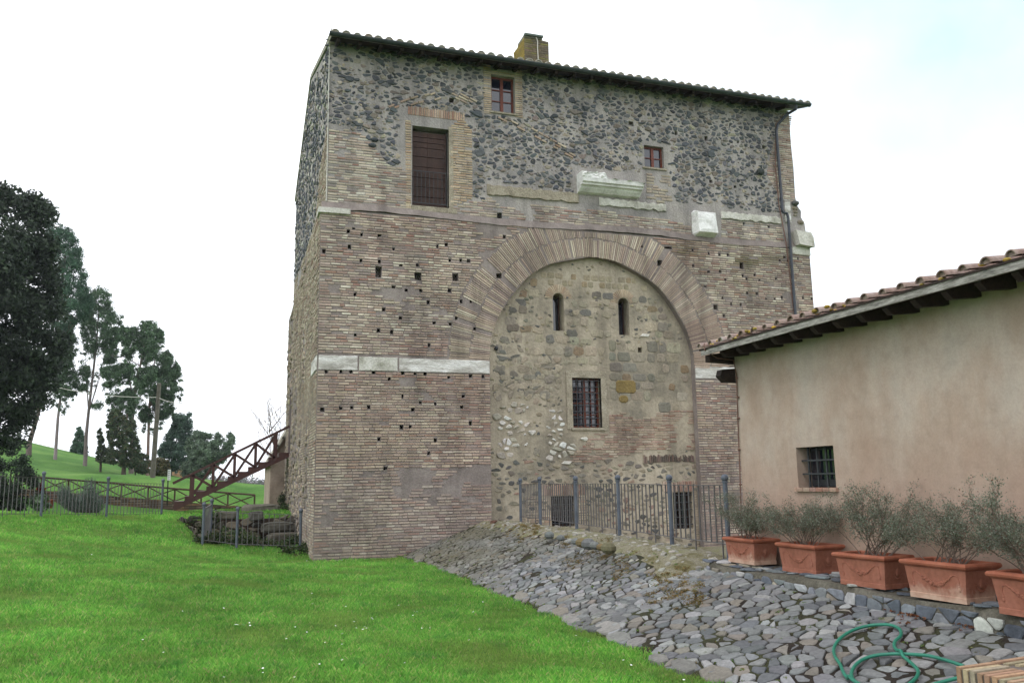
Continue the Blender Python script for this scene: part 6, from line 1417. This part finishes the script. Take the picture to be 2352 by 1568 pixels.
# moss cushions on the road edge
Cc = []; Rr = []
for px0, py0, px1, py1, n_ in [(1150, 1206, 1245, 1222, 60), (1290, 1228, 1310, 1236, 14), (1300, 1236, 1400, 1252, 40), (1410, 1254, 1460, 1268, 30), (1485, 1268, 1580, 1292, 60), (1540, 1285, 1610, 1300, 30)]:
    for _ in range(n_): x, y = onZ(g.uniform(px0, px1), g.uniform(py0, py1), .82); x = min(x, 4.7); Cc.append((x, y, float(road(x, y))+g.uniform(0, .03))); Rr.append(g.uniform(.03, .09))
V, Fq, cc_ = leafcloud(Cc, Rr, 60, .03, [(S(124, 102, 62), .45), (S(98, 96, 52), .3), (S(140, 116, 74), .25)], 33, 0, .5, .3)
np_mesh('moss', V, Fq, cc_, M['leaf'], None, 'stuff')
Cc = []; Rr = []
for _ in range(420):
    y = g.uniform(-18, -.5); x = (2.2+abs(g.normal(0, .12))) if g.uniform() < .5 else g.uniform(2.3, 4.2); Cc.append((x, y, float(road(x, y))+.01)); Rr.append(g.uniform(.012, .035))
V, Fq, cc_ = leafcloud(Cc, Rr, 26, .028, [(S(92, 122, 58), .5), (S(112, 120, 66), .3), (S(124, 104, 66), .2)], 37, 0, .35, .3); np_mesh('joint_weeds', V, Fq, cc_, M['leaf'], None, 'stuff')
# dead leaves and weeds in the cobble joints
Cc = []; Rr = []
for px, py, n_, sp_ in [(2110, 1436, 26, 22), (2235, 1470, 14, 14), (2325, 1556, 8, 10), (2100, 1446, 12, 20)]:
    for _ in range(n_): x, y = onZ(px+g.normal(0, sp_), py+g.normal(0, sp_*.25), .42); x = min(max(x, 2.3), 4.2); Cc.append((x, y, float(road(x, y))+.035)); Rr.append(.02)
V, Fq, cc_ = leafcloud(Cc, Rr, 5, .03, [(S(110, 66, 46), .6), (S(136, 96, 66), .4)], 35, 0, .3, .5); np_mesh('fallen_leaves', V, Fq, cc_, M['leaf'], None, 'stuff')
# bare tree behind the annex
def bare(label, px, py, dep, h, seed):
    r_ = random.Random(seed); base = at(px, py, dep); root = empty('bare_tree', tuple(base), label, 'tree'); b = MB(); b.col = S(120, 106, 100)
    def gr(p, d, L, rad, lev):
        q = Vector(p); dd = Vector(d); pts = [q.copy()]; rs = [rad]
        for k in range(5):
            dd = (dd+Vector((r_.uniform(-.2, .2), r_.uniform(-.2, .2), r_.uniform(-.06, .14)))).normalized(); q = q+dd*L/5; pts.append(q.copy()); rs.append(rad*(1-.14*(k+1)))
            if lev < 4 and k > 0:
                for _ in range(1 if lev else 2): gr(q, (dd+Vector((r_.uniform(-1, 1), r_.uniform(-1, 1), r_.uniform(-.2, .5)))).normalized(), L*r_.uniform(.4, .65), rad*.5, lev+1)
        b.tube(pts, rs, 4, None, False)
    gr(base, (-.1, 0, 1), h, .06, 0); b.build('branches', M['bark'], root)
bare('leafless tree whose twigs show above the stair beside the annex', 648, 1130, 40, 3.0, 3)
# far scrub and hills beyond the fence
g = np.random.default_rng(9); Cc = []; Rr = []
for _ in range(420):
    px = g.uniform(380, 720); d = g.uniform(120, 210); top = np.interp(px, [380, 520, 560, 590, 640, 720], [1108, 1098, 1098, 1104, 1112, 1112]); Cc.append(at(px, g.uniform(top+4, 1136), d)); Rr.append(g.uniform(.8, 1.7))
V, Fq, cc_ = leafcloud(Cc, Rr, 60, .55, [(S(112, 104, 108), .4), (S(104, 112, 104), .4), (S(128, 118, 116), .2)], 41, 0, .8, .4); np_mesh('scrub', V, Fq, cc_, M['leaf'], None, 'stuff')  # pale violet of the distance haze is put into these leaf colours
hm = MB(); hm.col = S(120, 128, 122); N_ = 60
for row, (d, b0) in enumerate(((620, 1.0), (900, 2.2))):
    vs = []
    for k in range(N_+1):
        px = -900+4200*k/N_; hh = b0+6*mnoise.noise(Vector((k*.35, row*7, 0)))+2*mnoise.noise(Vector((k*1.3, row*3, 1))); p = at(px, 1095, d); vs += [(p[0], p[1], -14), (p[0], p[1]+25, max(-9, hh-4+row*6)), (p[0]+10, p[1]+160, -14)]
    hm.mesh(vs, [(3*k+j, 3*k+3+j, 3*k+4+j, 3*k+1+j) for k in range(N_) for j in (0, 1)])
M['hill'] = mat_noise('wooded_hill', [(.3, S(92, 104, 88)), (.7, S(128, 134, 118))], .05, .95, .3, .2, 0)
o = hm.build('distant_hills', M['hill']); o['kind'] = 'structure'

# ---------------------------------------------------------------- grass blades and daisies
def frust(x, y, z, mx=90):
    dx, dy, dz = x-CAM[0], y-CAM[1], z-CAM[2]; w_ = dx*AF[0]+dy*AF[1]+dz*AF[2]; a = (dx*AR[0]+dy*AR[1]+dz*AR[2])/np.maximum(w_, .1); v = (dx*AU[0]+dy*AU[1]+dz*AU[2])/np.maximum(w_, .1)
    return (w_ > 2) & (a > -1.2) & (a < .72) & (v > -.56), w_
def grass(seed, N, box, dref, hgt, wid, expo):
    g = np.random.default_rng(seed); x = g.uniform(box[0], box[1], N); y = g.uniform(box[2], box[3], N); d = np.hypot(x-CAM[0], y-CAM[1])
    keep = g.uniform(0, 1, N) < np.minimum(1, (dref/np.maximum(d, .1))**expo); x, y = x[keep], y[keep]
    edge = 2.2+.05*np.sin(y*1.9)+.05*np.sin(y*5.3+1)+.10*g.normal(0, 1, len(x))*(y > -30)*.7
    ok = ~((x > edge) & (y > -40)) & ~((x > -.02) & (y > -.02)) & ~((x > -2.9) & (y > 3.2) & (y < 6.5)); x, y = x[ok], y[ok]
    z = lawn(x, y); f, w_ = frust(x, y, z); x, y, z, w_ = x[f], y[f], z[f], w_[f]; n = len(x)
    patch = np.array([mnoise.noise(Vector((a*.9, b_*.9, 0))) for a, b_ in zip(x, y)]); patch2 = np.array([mnoise.noise(Vector((a*3.1, b_*3.1, 6))) for a, b_ in zip(x, y)])
    h = hgt*g.uniform(.5, 1.25, n)*(1+.55*patch+.35*patch2); wd = wid*g.uniform(.7, 1.3, n)*np.maximum(1, w_/9)**.75; h = h*np.maximum(1, w_/16)**.35
    a = g.uniform(0, 6.283, n); ln = g.uniform(.15, .9, n)*h; ux, uy = np.cos(a), np.sin(a); b_ = g.uniform(0, 6.283, n); px_, py_ = -np.sin(b_)*wd/2, np.cos(b_)*wd/2
    V = np.zeros((n, 4, 3), np.float32); V[:, 0] = np.stack([x-px_, y-py_, z-.01], 1); V[:, 1] = np.stack([x+px_, y+py_, z-.01], 1)
    V[:, 2] = np.stack([x+ux*ln*.45+px_*.6, y+uy*ln*.45+py_*.6, z+h*.62], 1); V[:, 3] = np.stack([x+ux*ln, y+uy*ln, z+h*.95], 1)
    pal = np.array([S(120, 182, 76), S(142, 196, 88), S(104, 166, 72), S(170, 198, 106), S(184, 180, 124)]); c = pal[g.choice(5, n, p=[.34, .24, .22, .13, .07])]*g.uniform(.8, 1.2, (n, 1))*(1+.34*patch[:, None]+.26*patch2[:, None])
    weed = np.clip((patch2-.22)*3, 0, 1)[:, None]*.5; dry = np.clip((-patch-.12)*2.5, 0, 1)[:, None]*.45; c = c*(1-weed)+np.array(S(72, 122, 66))*weed; c = c*(1-dry)+np.array(S(158, 172, 92))*dry
    return V.reshape(-1, 3), np.arange(n*4, dtype=np.int32).reshape(-1, 4)[:, [0, 1, 2, 3]], np.repeat(c, 4, 0)
Vs, Fs, Cs = [], [], []; off = 0
for args in [(1, 1020000, (-14.5, 2.6, -19.5, -8), 8.5, .055, .0055, 1.5), (2, 1080000, (-24, 2.6, -8, 12), 15, .06, .0075, 1.2), (3, 70000, (-14, .4, 7, 13.5), 30, .08, .012, 1)]:
    V, Fq, c = grass(*args); Vs.append(V); Fs.append(Fq+off); Cs.append(c); off += len(V)
print('blades', off//4)
np_mesh('grass', np.concatenate(Vs), np.concatenate(Fs), np.concatenate(Cs), M['grass'], None, 'stuff')
g = np.random.default_rng(77); db = MB(); pts_ = []
for cx, cy, n_, s_ in [(705, 1295, 16, 22), (560, 1445, 8, 10), (330, 1240, 5, 50), (130, 1190, 14, 40), (860, 1420, 22, 90), (1210, 1395, 8, 30), (1480, 1540, 16, 110), (1600, 1560, 6, 30), (360, 1500, 10, 200), (780, 1530, 12, 160), (300, 1185, 10, 60), (700, 1350, 14, 200), (1090, 1420, 10, 80)]:
    for _ in range(n_):
        px, py = cx+g.normal(0, s_), cy+g.normal(0, s_*.3); z = .2
        if py < 1176 or py > 1600: continue
        for _k in range(8): x, y = onZ(px, py, z); z = lz(x, y)
        if x > 2.1 or y > 5 or math.hypot(x, y) > 30: continue
        r_ = g.uniform(.008, .013); a0 = g.uniform(0, 6.28); zz = z+g.uniform(.04, .07); tl = g.normal(0, .25, 2)
        db.poly3([(x+r_*math.cos(a0+k*.785), y+r_*math.sin(a0+k*.785), zz+r_*(math.cos(a0+k*.785)*tl[0]+math.sin(a0+k*.785)*tl[1])) for k in range(8)])
o = db.build('daisies', M['daisy']); o['kind'] = 'stuff'

# ---------------------------------------------------------------- thin air
hb_ = MB(); hb_.box(-1100, 1100, -320, 1400, -40, 40)
hm_ = bpy.data.materials.new('thin_haze'); hm_.use_nodes = True; ht = hm_.node_tree; ht.nodes.clear()
ho = ht.nodes.new('ShaderNodeOutputMaterial'); hv = ht.nodes.new('ShaderNodeVolumePrincipled'); hv.inputs['Color'].default_value = (.86, .92, 1, 1); hv.inputs['Density'].default_value = .00028
ht.links.new(hv.outputs['Volume'], ho.inputs['Volume'])
hz_o = hb_.build('haze', hm_); hz_o['kind'] = 'stuff'
